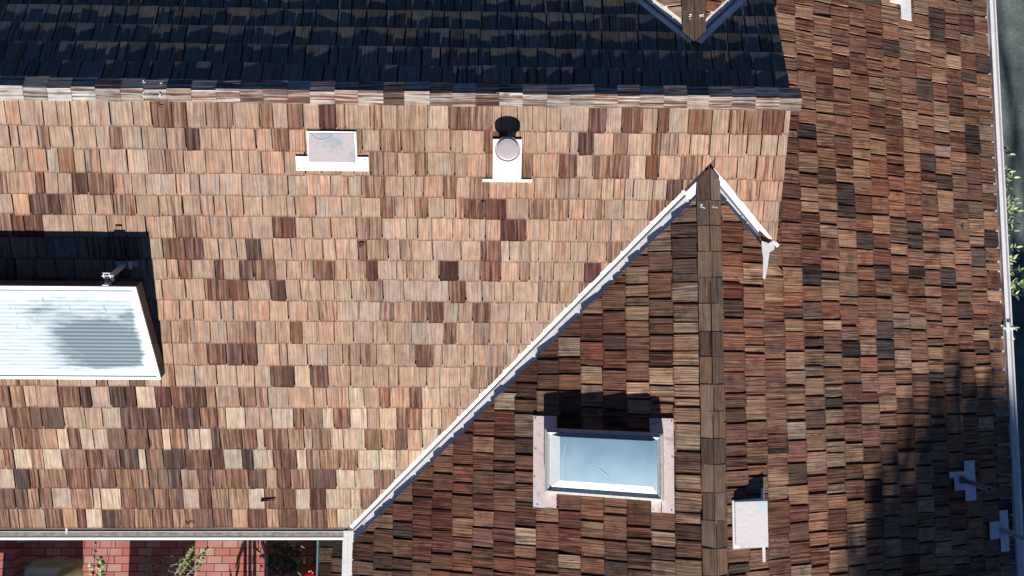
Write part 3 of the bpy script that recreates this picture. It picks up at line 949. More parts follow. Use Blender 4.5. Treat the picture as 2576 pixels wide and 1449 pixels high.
nails(F_W, ((1347, 1052), (1346, 1130), (1345, 1200), (1352, 1270), (1690, 1060), (1691, 1150), (1690, 1285), (1643, 1282)), 0.031, t)
for line in (((1423, 1118), (1416, 1150), (1414, 1185), (1418, 1215)), ((1505, 1178), (1523, 1192), (1532, 1198)), ((1612, 1165), (1615, 1157), (1618, 1150))):
    b = MB(); b.tube([on(F_W, x, y, hi_ + 0.001) for x, y in line], 0.0016, 4); b.build('scratch', M['acrylw'], t)
for dy in (0.028,):                                     # stepped profile line of the frame
    b = MB()
    q_ = [(ua + dy, va + dy), (ub - dy, va + dy), (ub - dy, vb - dy), (ua + dy, vb - dy), (ua + dy, va + dy)]
    b.tube([F_W.p(x, y, hc + 0.011) for x, y in q_], 0.003, 5); b.build('glazing_bead', M['black'], t)

# plumbing vent pipes in the shade
def pipe_vent(label, plates, p_base, p_top, hgt, r, mat, hollow=True):
    P = on(F_E, *p_base, 0.02)
    d = ray(*p_top)
    # top: on the ray of p_top at the pipe's height
    tt = (P.z + hgt - CAM.z) / d.z
    T = CAM + d * tt
    t = empty('vent_pipe', P, label, 'vent pipe', 'plumbing vent pipes')
    b = MB()
    k = 0
    for (x0, y0, x1, y1) in plates:
        a0, a1, c0, c1 = rect_uv(F_E, x0, y0, x1, y1, 0.028)
        b.box(F_E, a0, a1, c0, c1, 0.024 + 0.0015 * k, 0.029 + 0.0015 * k); k += 1
    b.build('flashing', M['pipeflash'], t)
    b = MB()
    n = 14
    ax = (T - P).normalized()
    b.lathe(P - ax * 0.03, ax, [(r * 1.9, 0.0), (r * 1.7, 0.05), (r, 0.09), (r, (T - P).length + 0.03), (r * 0.78, (T - P).length + 0.03), (r * 0.75, (T - P).length - 0.15)], 20)
    b.build('pipe', mat, t, True)
    return t
pipe_vent('dark leaning vent pipe on cross shaped lavender flashing in the tree shade', [(2425, 1160, 2456, 1258), (2388, 1188, 2440, 1198), (2400, 1198, 2430, 1232)], (2418, 1206), (2489, 1230), 0.42, 0.028, M['pipe'])
pipe_vent('pale blue grey vent pipe leaning out across the driveway gutter', [(2514, 1285, 2540, 1386), (2489, 1314, 2516, 1354)], (2522, 1334), (2592, 1358), 0.45, 0.032, M['pipe2'])

# flashing plates of a vent cut by the top edge of the picture
t = empty('pipe_flashing', on(F_E, 2270, 10), 'worn white pipe flashing plates at the top edge of the brown slope', 'pipe flashing')
b = MB()
for k, (x0, y0, x1, y1) in enumerate(((2263, -60, 2293, 52), (2236, -60, 2266, 11))):
    a0, a1, c0, c1 = rect_uv(F_E, x0, y0, x1, y1, 0.028)
    b.box(F_E, a0, a1, c0, c1, 0.024 + 0.002 * k, 0.030 + 0.002 * k)
b.build('flashing', M['ventw'], t)
b = MB()
P = on(F_E, 2257, -14, 0.03)
b.lathe(P, (0, 0, 1), [(0.075, -0.02), (0.072, 0.0), (0.05, 0.03), (0.034, 0.06), (0.033, 0.30), (0.026, 0.30), (0.026, 0.2)], 24)
b.build('pipe', M['ventw'], t, True)

# ------------------------------------------------------------------ solar collector
hT, hB = 0.05927 * S, 0.01788 * S
def at_h(px, py, h): return on(F_S, px / 1.59006, py / 1.59006, h)
TR, BR = at_h(543, 1149, hT), at_h(641, 1517, hB)
XT = 0.5 * (TR.x + BR.x)
TR.x = BR.x = XT
LN = 2.3
pv = (BR - TR); plen = pv.length; pv.normalize()
pn = V3((1, 0, 0)).cross(pv).normalized()
if pn.z < 0: pn = -pn
F_P = Frame(TR, (1, 0, 0), pv, pn)
t = empty('solar_collector', F_S.p(TR.x - 1.0, (YR - BR.y) / CT, 0), 'tilted solar water collector with frosted striped glass and white rim', 'solar collector')
b = MB()
b.box(F_P, -LN, 0.0, 0.0, plen, -0.125, -0.012)
b.build('casing', M['black'], t)
b = MB()
rw = 0.030
for (a0, a1, c0, c1) in ((-LN, 0.004, -0.004, rw), (-LN, 0.004, plen - rw, plen + 0.004), (-rw, 0.004, rw, plen - rw), (-LN, -LN + rw, rw, plen - rw)):
    b.box(F_P, a0, a1, c0, c1, -0.016, 0.003)
b.build('rim', M['frame'], t)
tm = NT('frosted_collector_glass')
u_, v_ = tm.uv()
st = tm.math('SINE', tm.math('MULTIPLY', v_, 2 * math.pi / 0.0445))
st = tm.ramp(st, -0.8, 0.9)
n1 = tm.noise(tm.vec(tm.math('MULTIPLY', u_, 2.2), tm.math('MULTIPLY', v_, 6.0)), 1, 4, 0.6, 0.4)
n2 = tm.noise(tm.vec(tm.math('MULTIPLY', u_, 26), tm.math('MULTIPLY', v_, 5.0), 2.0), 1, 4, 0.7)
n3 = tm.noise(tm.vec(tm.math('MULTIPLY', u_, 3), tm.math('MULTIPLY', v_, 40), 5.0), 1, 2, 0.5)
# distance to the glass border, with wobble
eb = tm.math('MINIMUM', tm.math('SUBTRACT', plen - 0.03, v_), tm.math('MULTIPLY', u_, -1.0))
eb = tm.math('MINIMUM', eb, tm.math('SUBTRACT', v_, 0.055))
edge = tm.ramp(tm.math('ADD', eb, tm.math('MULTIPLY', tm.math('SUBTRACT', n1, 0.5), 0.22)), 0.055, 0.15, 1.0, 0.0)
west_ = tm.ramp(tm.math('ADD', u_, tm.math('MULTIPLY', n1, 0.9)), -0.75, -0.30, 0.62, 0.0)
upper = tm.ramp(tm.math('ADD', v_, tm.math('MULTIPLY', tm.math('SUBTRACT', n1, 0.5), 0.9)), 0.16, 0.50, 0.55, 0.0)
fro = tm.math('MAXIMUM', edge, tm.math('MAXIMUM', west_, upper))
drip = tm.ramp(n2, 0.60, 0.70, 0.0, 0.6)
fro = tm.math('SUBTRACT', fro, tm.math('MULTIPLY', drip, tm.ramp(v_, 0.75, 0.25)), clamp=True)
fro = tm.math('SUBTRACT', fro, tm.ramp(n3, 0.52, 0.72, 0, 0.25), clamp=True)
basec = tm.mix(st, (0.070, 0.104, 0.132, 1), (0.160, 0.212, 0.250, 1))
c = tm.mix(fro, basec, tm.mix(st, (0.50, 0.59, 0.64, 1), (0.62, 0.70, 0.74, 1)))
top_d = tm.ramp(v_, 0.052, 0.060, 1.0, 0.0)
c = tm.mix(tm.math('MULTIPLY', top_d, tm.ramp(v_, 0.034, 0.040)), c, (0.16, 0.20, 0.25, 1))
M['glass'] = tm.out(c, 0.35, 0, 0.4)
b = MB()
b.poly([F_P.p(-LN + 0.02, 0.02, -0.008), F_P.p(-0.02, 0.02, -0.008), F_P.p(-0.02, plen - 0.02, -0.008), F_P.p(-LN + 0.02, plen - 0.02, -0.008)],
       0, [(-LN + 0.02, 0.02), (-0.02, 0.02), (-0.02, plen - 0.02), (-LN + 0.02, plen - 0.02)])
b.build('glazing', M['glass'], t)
def beam(b, P, Q, w, h, up=V3((0, 0, 1))):
    P, Q = V3(P), V3(Q)
    d = (Q - P).normalized(); sd = d.cross(up).normalized(); u2 = sd.cross(d).normalized()
    a = [P + sd * x * w / 2 + u2 * z * h / 2 for x, z in ((-1, -1), (1, -1), (1, 1), (-1, 1))]
    c = [Q + sd * x * w / 2 + u2 * z * h / 2 for x, z in ((-1, -1), (1, -1), (1, 1), (-1, 1))]
    b.prism(a, c)
# rear bracket: anchor plate on the roof, channel arm, clevis on the casing
b = MB()
base = on(F_S, 318, 664, 0.03)
bu, bv = F_S.uv(base)
a0, a1, c0, c1 = rect_uv(F_S, 290, 657, 347, 672, 0.03)
b.box(F_S, a0, a1, c0, c1, 0.022, 0.036)
br = b.build('bracket', M['steel'], t)
b = MB()
clv = F_P.p(-0.29, -0.055, -0.10)
beam(b, F_S.p(bu, bv, 0.06), clv, 0.045, 0.022)
b.build('arm', M['steel'], br)
b = MB()
k0 = F_P.p(-0.29, -0.10, -0.095)
for dx in (-0.03, 0.03):
    beam(b, k0 + V3((dx, 0, 0)), k0 + pv * 0.085 + V3((dx, 0, 0)), 0.008, 0.05, pn)
for dv in (0.0, 0.05, 0.085):
    beam(b, k0 + pv * dv + V3((-0.034, 0, 0.022)), k0 + pv * dv + V3((0.034, 0, 0.022)), 0.010, 0.010)
beam(b, k0 + pv * 0.03 + V3((-0.055, 0, 0.012)), k0 + pv * 0.03 + V3((0.058, 0, 0.012)), 0.012, 0.012)
b.build('clevis', M['frame'], br)
b = MB()
beam(b, F_P.p(-0.29, -0.02, -0.035), F_P.p(-0.29, 0.0, -0.035), 0.06, 0.06, pn)
b.build('lug', M['steel'], br)
b = MB()
beam(b, F_S.p(bu - 0.045, bv + 0.005, 0.05), F_S.p(bu + 0.055, bv + 0.005, 0.05), 0.075, 0.006, F_S.N)
for du in (-0.045, 0.055):
    beam(b, F_S.p(bu + du, bv - 0.035, 0.065), F_S.p(bu + du, bv + 0.045, 0.065), 0.008, 0.06, F_S.N)
b.build('shackle', M['steel'], br)
for xx in (-0.16, -1.75):
    b = MB()
    p = F_P.p(xx, plen - 0.01, -0.06)
    uu, vv = F_S.uv(p)
    b.box(F_S, uu - 0.045, uu + 0.045, vv - 0.10, vv + 0.055, 0.02, 0.032)
    b.box(F_S, uu - 0.025, uu + 0.025, vv - 0.06, vv - 0.0, 0.03, (p - F_S.O).dot(F_S.N))
    b.build('foot', M['frame'], t)
for xx in (-1.75,):
    b = MB()
    p = F_P.p(xx, 0.02, -0.09); uu, vv = F_S.uv(p)
    beam(b, F_S.p(uu, vv - 0.02, 0.03), p, 0.045, 0.03)
    b.build('arm', M['steel'], t)

# ------------------------------------------------------------------ debris lying on the roof
def twig(fr, pts, r, label, mat, name='twig', cat='twig', grp='twigs and chips lying on the shakes', h=0.024):
    b = MB()
    P = [on(fr, x, y, h) for x, y in pts]
    b.tube(P, [r * (1 - 0.4 * k / max(1, len(P) - 1)) for k in range(len(P))], 5)
    o = b.build(name, mat)
    tag(o, label, cat, grp)
    return o
twig(F_S, [(900, 617), (908, 614), (918, 615)], 0.007, 'dark twig lying on the tan slope near the long valley side', M['twig'])
twig(F_S, [(903, 623), (911, 620), (915, 613)], 0.006, 'thin forked twig just under the dark twig on the tan slope', M['twig'])
twig(F_S, [(1212, 508), (1213, 522), (1214, 533)], 0.006, 'upright dark splinter beside the red brown shake', M['twig'])
twig(F_S, [(1212, 510), (1222, 511)], 0.007, 'short dark splinter across the top of the red brown shake', M['twig'])
twig(F_S, [(656, 1260), (675, 1259), (693, 1257)], 0.011, 'straight black stick lying low on the slope above the gutter', M['twig'])
twig(F_S, [(776, 926), (783, 922), (788, 929)], 0.006, 'curled brown leaf bit on the tan slope by the collector level', M['twig'])
twig(F_S, [(798, 925), (803, 929), (806, 923)], 0.006, 'small hooked leaf bit just right of the curled brown one on the tan slope', M['twig'])
twig(F_S, [(393, 257), (400, 262), (398, 268), (411, 270)], 0.005, 'hooked twig hanging under the scribbled ridge cap', M['twig'])
twig(F_E, [(2420, 576), (2424, 566)], 0.007, 'dark chip on the brown slope near the driveway gutter', M['twig'])
twig(F_S, [(465, 1315), (474, 1319), (480, 1313), (490, 1318)], 0.006, 'dark rotted bits on the lowest tan course above the gutter', M['twig'])
for (pp, lab) in (([(1337, 858), (1339, 868), (1338, 876)], 'white paint flake sticking up at the long valley, upper one'), ([(1306, 889), (1304, 898), (1308, 905)], 'white paint flake sticking up at the long valley, lower one')):
    twig(F_S, pp, 0.006, lab, M['mark'], 'paint_flake', 'paint flake', 'white paint flakes', 0.03)

# ------------------------------------------------------------------ ground
def src(fr, x, y, h=0.0): return on(fr, x / 1.59006, y / 1.59006, h)
b = MB()
b.poly([(-60, -60, -0.008), (60, -60, -0.008), (60, 60, -0.008), (-60, 60, -0.008)])
ground = tag(b.build('ground', plain('garden_soil', (0.085, 0.085, 0.045), 0.95, 0, 0.6, 3)), 'garden soil around the house', 'ground', kind='structure')
t_ = NT('old_asphalt')
o_ = t_.obj()
n1 = t_.noise(o_, 1.6, 4, 0.6); n2 = t_.noise(o_, 70, 3, 0.8); n3 = t_.noise(o_, 16, 4, 0.7)
c = t_.mix(t_.ramp(n1, 0.3, 0.7), (0.105, 0.135, 0.128, 1), (0.185, 0.23, 0.215, 1))
k = t_.ramp(n2, 0.36, 0.64, 0.45, 1.6)
c = t_.mix(1.0, c, t_.vec(k, k, k), 'MULTIPLY')
c = t_.mix(t_.ramp(n2, 0.66, 0.72), c, (0.5, 0.55, 0.52, 1))
k = t_.ramp(n3, 0.3, 0.7, 0.82, 1.15)
c = t_.mix(1.0, c, t_.vec(k, k, k), 'MULTIPLY')
t_.bump(n2, 0.5, 0.01)
M['asphalt'] = t_.out(c, 0.9, 0, 0.2)
b = MB()
b.poly([(XE - 0.2, -9, 0.0), (12.5, -9, 0.0), (12.5, 25, 0.0), (XE - 0.2, 25, 0.0)])
tag(b.build('driveway', M['asphalt']), 'speckled grey green asphalt driveway right of the house', 'driveway', kind='structure')

t_ = NT('red_brick_paving')
o_ = t_.obj()
br_ = t_.new('ShaderNodeTexBrick')
t_.l.new(o_, br_.inputs['Vector'])
br_.offset = 0.5
for nm, v in (('Scale', 1.0), ('Mortar Size', 0.006), ('Mortar Smooth', 0.25), ('Bias', -0.1), ('Brick Width', 0.227), ('Row Height', 0.115)):
    br_.inputs[nm].default_value = v
br_.inputs['Color1'].default_value = (0, 0, 0, 1); br_.inputs['Color2'].default_value = (1, 1, 1, 1)
br_.inputs['Mortar'].default_value = (0.5, 0.5, 0.5, 1)
bw = t_.new('ShaderNodeSeparateColor'); t_.l.new(br_.outputs['Color'], bw.inputs[0])
rnd = bw.outputs[0]
cr = t_.new('ShaderNodeValToRGB')
t_.l.new(rnd, cr.inputs[0])
el = cr.color_ramp.elements
el[0].position = 0.0; el[0].color = (0.56, 0.30, 0.27, 1)
el[1].position = 1.0; el[1].color = (0.42, 0.27, 0.23, 1)
for p, c4 in ((0.25, (0.52, 0.18, 0.145, 1)), (0.5, (0.45, 0.15, 0.125, 1)), (0.75, (0.55, 0.21, 0.165, 1))):
    e = el.new(p); e.color = c4
cr.color_ramp.interpolation = 'LINEAR'
n2 = t_.noise(o_, 60, 3, 0.7); n1 = t_.noise(o_, 1.3, 3, 0.5)
k = t_.ramp(n2, 0.25, 0.75, 0.78, 1.2)
c = t_.mix(1.0, cr.outputs[0], t_.vec(k, k, k), 'MULTIPLY')
c = t_.mix(t_.ramp(n1, 0.5, 0.68, 0, 0.5), c, (0.62, 0.38, 0.36, 1))
c = t_.mix(t_.math('MULTIPLY', t_.ramp(n2, 0.62, 0.75), 0.6), c, (0.12, 0.05, 0.04, 1))
c = t_.mix(br_.outputs['Fac'], c, (0.055, 0.048, 0.04, 1))
t_.bump(t_.math('SUBTRACT', t_.math('MULTIPLY', n2, 0.3), br_.outputs['Fac']), 0.8, 0.01)
M['brick'] = t_.out(c, 0.85, 0, 0.2)
b = MB()
b.poly([(-12, -9, 0.0), (XW + 0.4, -9, 0.0), (XW + 0.4, YS + 0.5, 0.0), (-12, YS + 0.5, 0.0)])
tag(b.build('brick_patio', M['brick']), 'red brick patio in running bond below the gutter', 'patio', kind='structure')

# low brick pier at the left edge
pa, pb = src(F_G, -60, 2212, 0.2), src(F_G, 44, 2400, 0.2)
b = MB()
b.box(F_G, pa.x, pb.x, -pa.y, -pb.y, 0.0, 0.20)
pier = b.build('brick_pier', M['brick'])
tag(pier, 'low red brick pier at the left edge of the patio', 'brick pier')
b = MB()
P = src(F_G, 34, 2192, 0.36)
beam(b, P + V3((-0.10, 0, -0.34)), P + V3((0.08, 0.02, -0.34)), 0.05, 0.04)
tag(b.build('mortar_block', plain('grey_block', (0.42, 0.42, 0.40), 0.9)), 'small pale grey block against the brick pier', 'block')

# canvas cover over garden furniture
t = None
b = MB()
c0 = src(F_G, 150, 2374, 0.40)
NX, NY = 26, 16
ids = []
rc = random.Random(4)
for i in range(NX + 1):
    for j in range(NY + 1):
        x = -0.37 + 0.74 * i / NX; y = -0.36 + 0.72 * j / NY
        ex = min(1, (0.37 - abs(x)) / 0.12); ey = min(1, (0.36 - abs(y)) / 0.10)
        e_ = max(0.0, min(ex, ey))
        z = 0.40 * (e_ ** 0.5) + 0.02 * math.sin(9 * x + 4 * y) + 0.015 * math.sin(17 * y - 6 * x) + 0.03 * (1 if x > 0.2 else 0) * math.sin(6 * y)
        if e_ == 0: z = 0.0
        ids.append(b.vert((c0.x + x + 0.02 * math.sin(7 * y), c0.y + y, z)))
for i in range(NX):
    for j in range(NY):
        a = i * (NY + 1) + j
        b.face((a, a + NY + 1, a + NY + 2, a + 1), 1 if i > NX * 0.78 or i < NX * 0.12 or j > NY - 2 else 0)
cv = b.build('furniture_cover', [plain('slate_canvas', (0.34, 0.38, 0.37), 0.9, 0, 0.12, 10), plain('olive_canvas', (0.26, 0.26, 0.15), 0.9, 0, 0.2, 10)], None, True)
tag(cv, 'lumpy slate grey and olive canvas cover at the bottom left corner', 'furniture cover')

# ------------------------------------------------------------------ plants
def leafmat(name, a, b_):
    t = NT(name)
    at = t.new('ShaderNodeAttribute', attribute_name='tint')
    c = t.mix(at.outputs['Alpha'], (*a, 1), (*b_, 1))
    t.b.inputs['Subsurface Weight'].default_value = 0.0
    return t.out(c, 0.5, 0, 0.4)
M['leaf'] = leafmat('fresh_leaf', (0.09, 0.16, 0.035), (0.24, 0.30, 0.09))
M['leaf2'] = leafmat('pale_leaf', (0.26, 0.36, 0.15), (0.52, 0.60, 0.36))
M['leafd'] = leafmat('dark_leaf', (0.035, 0.06, 0.02), (0.08, 0.11, 0.035))
def leaf(b, P, d, L, W, r, up=None):
    d = V3(d).normalized()
    s_ = d.cross(up or V3((r.gauss(0, .4), r.gauss(0, .4), 1))).normalized()
    n_ = s_.cross(d)
    k = (1, 1, 1, r.random())
    pts = [P, P + d * L * 0.3 + s_ * W * 0.5 + n_ * L * .04, P + d * L * 0.7 + s_ * W * 0.38 + n_ * L * .02, P + d * L - n_ * L * .08,
           P + d * L * 0.7 - s_ * W * 0.38 + n_ * L * .02, P + d * L * 0.3 - s_ * W * 0.5 + n_ * L * .04]
    b.poly(pts, 0, None, k)
def sprig(bs, bl, pts, r, rad=0.005, step=0.03, L=0.05, W=0.022, spread=0.9, start=0.25):
    pts = [V3(p) for p in pts]
    bs.tube(pts, [rad * (1 - 0.7 * i / (len(pts) - 1)) for i in range(len(pts))], 5)
    seg = [(pts[i + 1] - pts[i]).length for i in range(len(pts) - 1)]
    tot = sum(seg); s_ = tot * start; k = 0
    while s_ < tot:
        q = s_; i = 0
        while i < len(seg) - 1 and q > seg[i]: q -= seg[i]; i += 1
        d = (pts[i + 1] - pts[i]).normalized(); P = pts[i] + d * q
        a = d.cross(V3((0.1, 0.2, 1))).normalized()
        if k % 2: a = -a
        for sg in (1, -1):
            dd = (d * 0.5 + a * spread * sg + V3((r.gauss(0, .25), r.gauss(0, .25), r.gauss(0.1, .25)))).normalized()
            leaf(bl, P, dd, L * r.uniform(.7, 1.2), W * r.uniform(.8, 1.15), r)
        s_ += step * r.uniform(.8, 1.2); k += 1
    leaf(bl, pts[-1], (pts[-1] - pts[-2]), L, W, r)
def plant(label, cat, name, base, paths, lm, r, group=None, sm=None, **kw):
    t = empty(name, base, label, cat, group)
    bs, bl = MB(), MB()
    for p in paths: sprig(bs, bl, p, r, **kw)
    bs.build('stem', sm or M['drywood'], t); bl.build('leaves', lm, t)
    return t
rp = random.Random(77)
# slender plant with paired leaves on the patio
b0 = src(F_G, 402, 2420, 0.0)
plant('slender upright seedling with paired bright leaves on the sunlit bricks', 'seedling', 'seedling', b0,
      [[b0, src(F_G, 400, 2380, 0.25), src(F_G, 402, 2300, 0.55), src(F_G, 404, 2236, 0.75)]], M['leaf'], rp, step=0.042, L=0.075, W=0.04, start=0.3)
b0 = src(F_G, 365, 2360, 0.0)
plant('small pale weed beside the slender seedling', 'weed', 'weed', b0, [[b0, src(F_G, 362, 2300, 0.1), src(F_G, 358, 2262, 0.2)]], M['leaf2'], rp, step=0.05, L=0.04, W=0.02)
# straggly bush in the shaded brick band
b0 = src(F_G, 660, 2400, 0.0)
t = empty('bush', b0, 'straggly half bare bush with grey twigs and green leaf tips on the patio', 'bush')
bs, bl = MB(), MB()
for k in range(46):
    a = rp.uniform(-1.25, 1.25); L = rp.uniform(70, 200)
    x1, y1 = 655 + L * math.sin(a) * 0.95, 2380 - L * math.cos(a) * 0.95
    h1 = rp.uniform(0.45, 0.95)
    p1 = src(F_G, x1, y1, h1)
    mid_ = b0.lerp(p1, 0.5) + V3((rp.gauss(0, .05), rp.gauss(0, .05), 0.12))
    bs.tube([b0, mid_, p1], [0.007, 0.005, 0.0025], 5)
    for q in range(3):
        f = rp.uniform(.45, .95); P = mid_.lerp(p1, f)
        e = P + V3((rp.gauss(0, .1), rp.gauss(0, .1), rp.gauss(0.03, .05)))
        bs.tube([P, e], [0.0035, 0.002], 4)
    if k % 2 == 0:
        for q in range(rp.randint(5, 11)):
            P = mid_.lerp(p1, rp.uniform(0.3, 1.05)) + V3((rp.gauss(0, .03), rp.gauss(0, .03), rp.gauss(0, .02)))
            leaf(bl, P, (rp.gauss(0, 1), rp.gauss(0.2, 1), rp.gauss(.2, .5)), rp.uniform(.03, .055), rp.uniform(.016, .028), rp)
bs.build('stem', M['drywood'], t)
for pth in ([(700, 2330, .6), (740, 2270, .8), (800, 2215, .9), (840, 2192, .9)], [(690, 2310, .6), (735, 2250, .8), (772, 2190, .95)], [(780, 2304, .7), (800, 2240, .8), (815, 2212, .85)]):
    sprig(bs2 := MB(), bl, [src(F_G, *p) for p in pth], rp, step=0.04, L=0.05, W=0.028)
    bs2.build('stem', M['drywood'], t)
bl.build('leaves', M['leaf'], t)
# sapling in the dark corner
b0 = src(F_G, 1085, 2360, 0.0)
t = empty('sapling', b0, 'thin leaning sapling with peeling pale trunk in the dark patio corner', 'sapling')
bs, bl = MB(), MB()
tr = [b0, src(F_G, 1072, 2280, 0.6), src(F_G, 1066, 2215, 1.1), src(F_G, 1050, 2170, 1.5), src(F_G, 1054, 2140, 1.8)]
bs.tube(tr, [0.035, 0.032, 0.028, 0.024, 0.018], 9)
bs.build('trunk', plain('peeling_bark', (0.40, 0.33, 0.27), 0.9, 0, 0.5, 22, bump=0.5), t)
for k in range(260):
    P = src(F_G, rp.gauss(1125, 40), rp.gauss(2235, 38), rp.uniform(0.3, 1.0))
    leaf(bl, P, (rp.gauss(0, 1), rp.gauss(0, 1), rp.gauss(-.2, .5)), rp.uniform(.06, .11), rp.uniform(.02, .035), rp)
bl.build('leaves', M['leafd'], t)
# tall strap leaved plant just south of the picture: its shadow falls on the bricks
b0 = V3((src(F_G, 985, 2304).x, -4.75, 0))
t = empty('tall_plant', b0, 'tall strap leaved plant south of the patio throwing leaf shadows', 'plant')
bs, bl = MB(), MB()
for dx, top in ((0.02, 1.25), (0.16, 1.15), (0.09, 1.3)):
    bs.tube([b0 + V3((dx, 0, 0)), b0 + V3((dx - 0.05, 0.02, 0.7)), b0 + V3((dx - 0.2, 0.05, top))], [0.03, 0.026, 0.015], 7)
bs.build('stem', M['bark'], t)
for k in range(30):
    z = rp.uniform(0.3, 1.2)
    P = b0 + V3((rp.uniform(-0.30, 0.2), rp.gauss(0, .12), z))
    leaf(bl, P, (rp.gauss(-.25, .4), rp.gauss(0, .4), rp.choice((-1, 1)) * 0.9), rp.uniform(.16, .26), rp.uniform(.035, .06), rp, V3((0, 1, 0.1)))
bl.build('leaves', M['leafd'], t)

# shrubs whose tips show past the driveway gutter
groups = [((2524, 385), [((2520, 372), 1.75), ((2538, 388), 1.8)]),
          ((2524, 448), [((2538, 432), 1.85), ((2550, 446), 1.8), ((2532, 455), 1.7)]),
          ((2520, 525), [((2548, 502), 1.9), ((2560, 530), 1.85), ((2555, 512), 1.7), ((2535, 545), 1.8), ((2530, 492), 1.8)]),
          ((2522, 560), [((2552, 562), 1.9), ((2549, 580), 1.8), ((2536, 572), 1.7)]),
          ((2530, 645), [((2556, 622), 1.9), ((2552, 650), 1.8)]),
          ((2532, 712), [((2565, 678), 1.9), ((2590, 712), 1.9), ((2550, 728), 1.8), ((2562, 742), 1.7)]),
          ((2536, 840), [((2548, 826), 1.7), ((2543, 845), 1.6)])]
GL = ['small pale leafy shoot highest up beside the driveway gutter', 'open leafy shoot second from the top beside the driveway gutter', 'largest bright green bushy shoot beside the driveway gutter', 'spreading leafy shoot just under the largest bushy one', 'tiny leaf tip between the two larger shoots at the gutter',
      'long branching leafy shoot reaching over the dark driveway', 'single small leaf tip lowest beside the driveway gutter']
for (bp, tips), lab in zip(groups, GL):
    bx = on(F_G, bp[0], bp[1], 1.2)
    base = V3((XE - 0.12, bx.y - 0.05, 0))
    paths = []
    for (tp, hh) in tips:
        T = on(F_G, tp[0], tp[1], hh)
        m1 = V3((XE - 0.02, bx.y, hh * 0.62))
        m2 = m1.lerp(T, 0.55) + V3((0, 0, 0.14))
        paths.append([base, m1, m2, T])
        if len(tips) > 2:
            paths.append([m1, m2 + V3((rp.gauss(.03, .05), rp.gauss(0, .10), -.05)), T + V3((rp.gauss(-.06, .05), rp.gauss(0, .12), -.08))])
    plant(lab, 'shrub', 'shrub', base, paths, M['leaf2'], rp, 'shrubs along the driveway wall', step=0.042, L=0.080, W=0.030, start=0.42)

# ------------------------------------------------------------------ dark corner things
O = src(F_G, 1372, 2138, 2.05)
sl = math.radians(12)
F_L = Frame((XW + 0.20, 0, 2.05 + 0.02), (0, 1, 0), (-math.cos(sl), 0, -math.sin(sl)), (-math.sin(sl), 0, math.cos(sl)))
lv = uvp(F_L, 802, 1390)[1]
t = empty('lean_to', (XW + 0.2, -3.2, 0), 'low shake lean to roof with blue green edge trim under the corner gutter', 'lean-to')
b = MB()
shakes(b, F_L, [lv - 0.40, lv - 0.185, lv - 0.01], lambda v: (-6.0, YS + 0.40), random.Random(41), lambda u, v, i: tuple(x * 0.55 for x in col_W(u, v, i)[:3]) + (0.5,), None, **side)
b.poly([F_L.p(-6, 0, 0), F_L.p(YS + 0.4, 0, 0), F_L.p(YS + 0.4, lv - 0.02, 0), F_L.p(-6, lv - 0.02, 0)], 1)
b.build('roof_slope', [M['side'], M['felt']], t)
b = MB(); b.box(F_L, -6.0, YS + 0.42, lv, lv + 0.022, -0.12, 0.014); b.build('edge_trim', plain('teal_trim', (0.13, 0.24, 0.27), 0.6), t)
b = MB(); b.box(F_G, (F_L.p(0, lv, 0)).x + 0.06, XW + 0.44, 2.0, 5.9, 0.0, 1.9); b.build('wall', plain('dark_plank_wall', (0.06, 0.06, 0.06), 0.9), t)

P = src(F_G, 1243, 2312, 0.55)
t = empty('lidded_bin', (P.x, P.y, 0), 'glossy red domed bin lid in the dark corner at the bottom edge', 'bin')
b = MB()
b.lathe((P.x, P.y, 0), (0, 0, 1), [(0.13, 0.0), (0.15, 0.46), (0.145, 0.46)], 32); b.build('body', plain('bin_body', (0.08, 0.08, 0.085), 0.5), t, True)
b = MB()
b.lathe((P.x, P.y, 0.455), (0, 0, 1), [(0.165, 0.0), (0.165, 0.02), (0.14, 0.06), (0.09, 0.09), (0.04, 0.10), (0.001, 0.102)], 40); b.build('lid', plain('red_plastic', (0.55, 0.012, 0.02), 0.3, 0, 0.05), t, True)
b = MB()
b.tube([P + V3((-0.04, 0.085, 0.0)), P + V3((0.0, 0.10, -0.012)), P + V3((0.03, 0.07, 0.005))], 0.006, 5); b.build('scuff', M['mark'], t)
P0, P1 = src(F_G, 1192, 2262, 0.25), src(F_G, 1268, 2300, 0.25)
t = empty('timber_frame', (P0.x, P0.y, 0), 'yellow timber frame lying in the dark corner behind the red lid', 'timber frame')
b = MB()
for (x0, y0, x1, y1) in ((1215, 2256, 1268, 2256), (1190, 2282, 1222, 2256), (1268, 2256, 1268, 2300), (1190, 2282, 1190, 2304)):
    beam(b, src(F_G, x0, y0, 0.25), src(F_G, x1, y1, 0.25), 0.035, 0.05)
b.build('frame_bar', plain('yellow_wood', (0.42, 0.27, 0.06), 0.7), t)
P = src(F_G, 1180, 2276, 0.3)
b = MB(); fr_ = Frame((P.x, P.y, 0), (0.9, 0.43, 0), (0.43, -0.9, 0), (0, 0, 1))
b.box(fr_, -0.035, 0.035, -0.035, 0.035, 0.0, 0.22); b.box(fr_, -0.02, 0.02, -0.02, 0.02, 0.22, 0.30)
tag(b.build('paint_tin', plain('grey_tin', (0.45, 0.48, 0.52), 0.5)), 'small pale grey tin beside the yellow timber', 'tin')

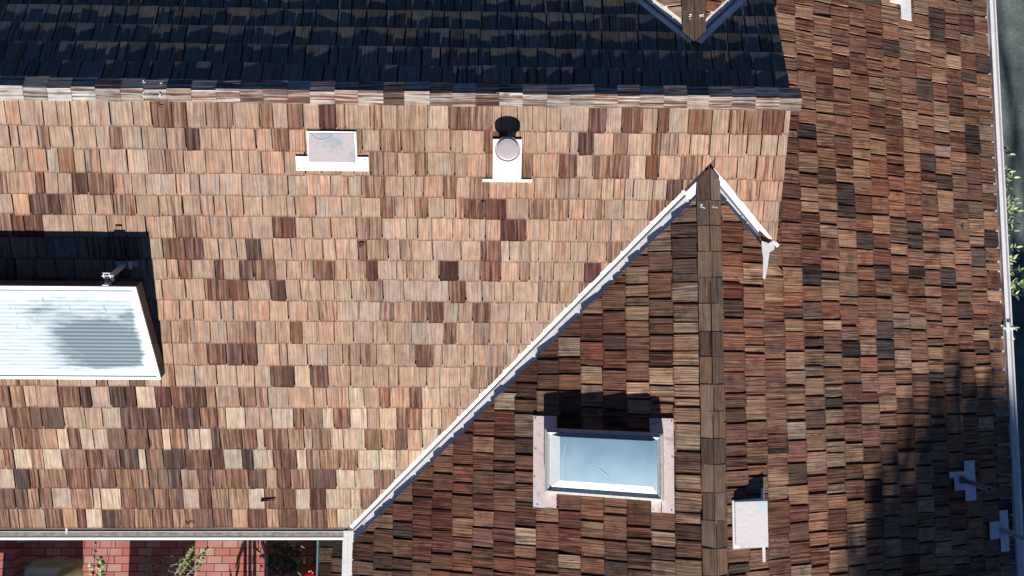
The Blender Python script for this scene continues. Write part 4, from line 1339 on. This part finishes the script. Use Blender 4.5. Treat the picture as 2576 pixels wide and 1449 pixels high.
# unseen plank panels added to the south to band patio and corner with shade
def xg_(px): return src(F_G, px, 2220, 0.0).x
for (x0, x1, lab) in ((54, 261, 'added plank shade panel, westernmost of those south of the patio'), (520, 783, 'added plank shade panel, between two others south of the patio'), (1062, 1262, 'tall added plank shade panel in front of the dark corner'), (1262, 1300, 'short added plank shade panel right of the tall one'), (1300, 1560, 'added plank shade panel at the east end of the row')):
    a, c_ = xg_(x0), xg_(x1)
    sh = {1062: 3.0, 1262: 1.2}.get(x0, 1.75)
    t = empty('shade_panel', ((a + c_) / 2, -5.4, 0), lab, 'screen', 'added shade panels south of the patio')
    b = MB()
    b.box(F_G, a, c_, 5.40, 5.43, 0.05, sh)
    b.build('panel', plain('shade_panel_planks', (0.20, 0.14, 0.09), 0.9), t)
    for xx in (a + 0.02, c_ - 0.08):
        b = MB(); b.box(F_G, xx, xx + 0.06, 5.435, 5.49, 0.0, sh + 0.05); b.build('post', M['bark'], t)

# ------------------------------------------------------------------ trees standing south, their shade lies over the lower right
def tree(name, label, base, clumps, limbs, r, dens=560, ls=0.15):
    t = empty(name, base, label, 'tree', None)
    base = V3(base)
    bs, bl = MB(), MB()
    fork = base + V3((0.1, 0, 2.6))
    bs.tube([base, base + V3((0.05, 0.03, 1.3)), fork], [0.22, 0.17, 0.14], 12)
    for (x, y, z, rad) in clumps:
        c_ = V3((x, y, z))
        m = fork.lerp(c_, 0.5) + V3((0, 0, -0.15))
        bs.tube([fork, m, c_], [0.09, 0.06, 0.025], 7)
        n_ = int(dens * rad * rad / 0.36)
        for k in range(n_):
            d = V3((r.gauss(0, 1), r.gauss(0, 1), r.gauss(0, 1))).normalized() * rad * (r.random() ** 0.45)
            d.z *= 0.85
            leaf(bl, c_ + d, (r.gauss(0, 1), r.gauss(0, 1), r.gauss(0, .6)), ls * r.uniform(.8, 1.4), ls * r.uniform(.5, .75), r)
    for pth, rad in limbs:
        bs.tube([fork] + [V3(p) for p in pth], [0.08] + [rad * (1 - 0.5 * i / len(pth)) for i in range(len(pth))], 6)
    bs.build('trunk', M['bark'], t); bl.build('crown', M['leafd'], t)
    return t
rt = random.Random(19)
TY = -17.0
tree('tree', 'dense leafy tree standing south of the house shading the lower right roof', (5.3, TY, 0),
     [(3.75, TY, 8.14, .50), (3.85, TY, 7.5, .5), (4.2, TY, 8.32, .52), (4.7, TY, 8.30, .60), (5.2, TY, 8.24, .62), (5.75, TY, 8.08, .55), (6.2, TY, 7.95, .5), (5.7, TY + .4, 7.9, .5), (4.9, TY + .3, 7.5, .7), (5.6, TY - .2, 7.4, .7), (6.2, TY, 7.3, .6), (4.2, TY, 7.3, .5), (5.2, TY, 6.7, .8), (6.0, TY, 6.5, .7)], [], rt)
tree('tree', 'spreading tree with bare upper branches shading the driveway', (8.0, TY - 0.6, 0),
     [(6.9, TY, 5.9, .75), (7.6, TY, 6.0, .8), (8.4, TY, 5.9, .8), (7.0, TY, 6.9, .35), (7.2, TY, 4.8, .8), (8.0, TY, 4.7, .8), (6.7, TY, 4.9, .6), (8.8, TY, 4.8, .7), (6.7, TY, 6.4, .4)],
     [([(8.35, TY, 6.3), (8.30, TY, 6.9), (8.45, TY, 7.4), (8.25, TY, 8.0), (8.35, TY, 9.0)], .055), ([(8.6, TY, 6.3), (8.55, TY, 7.0), (8.35, TY, 7.5), (8.15, TY, 7.9), (8.0, TY, 8.6)], .05),
      ([(8.30, TY, 6.9), (8.5, TY, 7.15), (8.65, TY, 7.7)], .04), ([(8.1, TY, 6.5), (8.15, TY, 7.1), (8.05, TY, 8.0)], .04), ([(8.0, TY, 7.62), (8.3, TY, 7.68), (8.7, TY, 7.62)], .035)], rt)
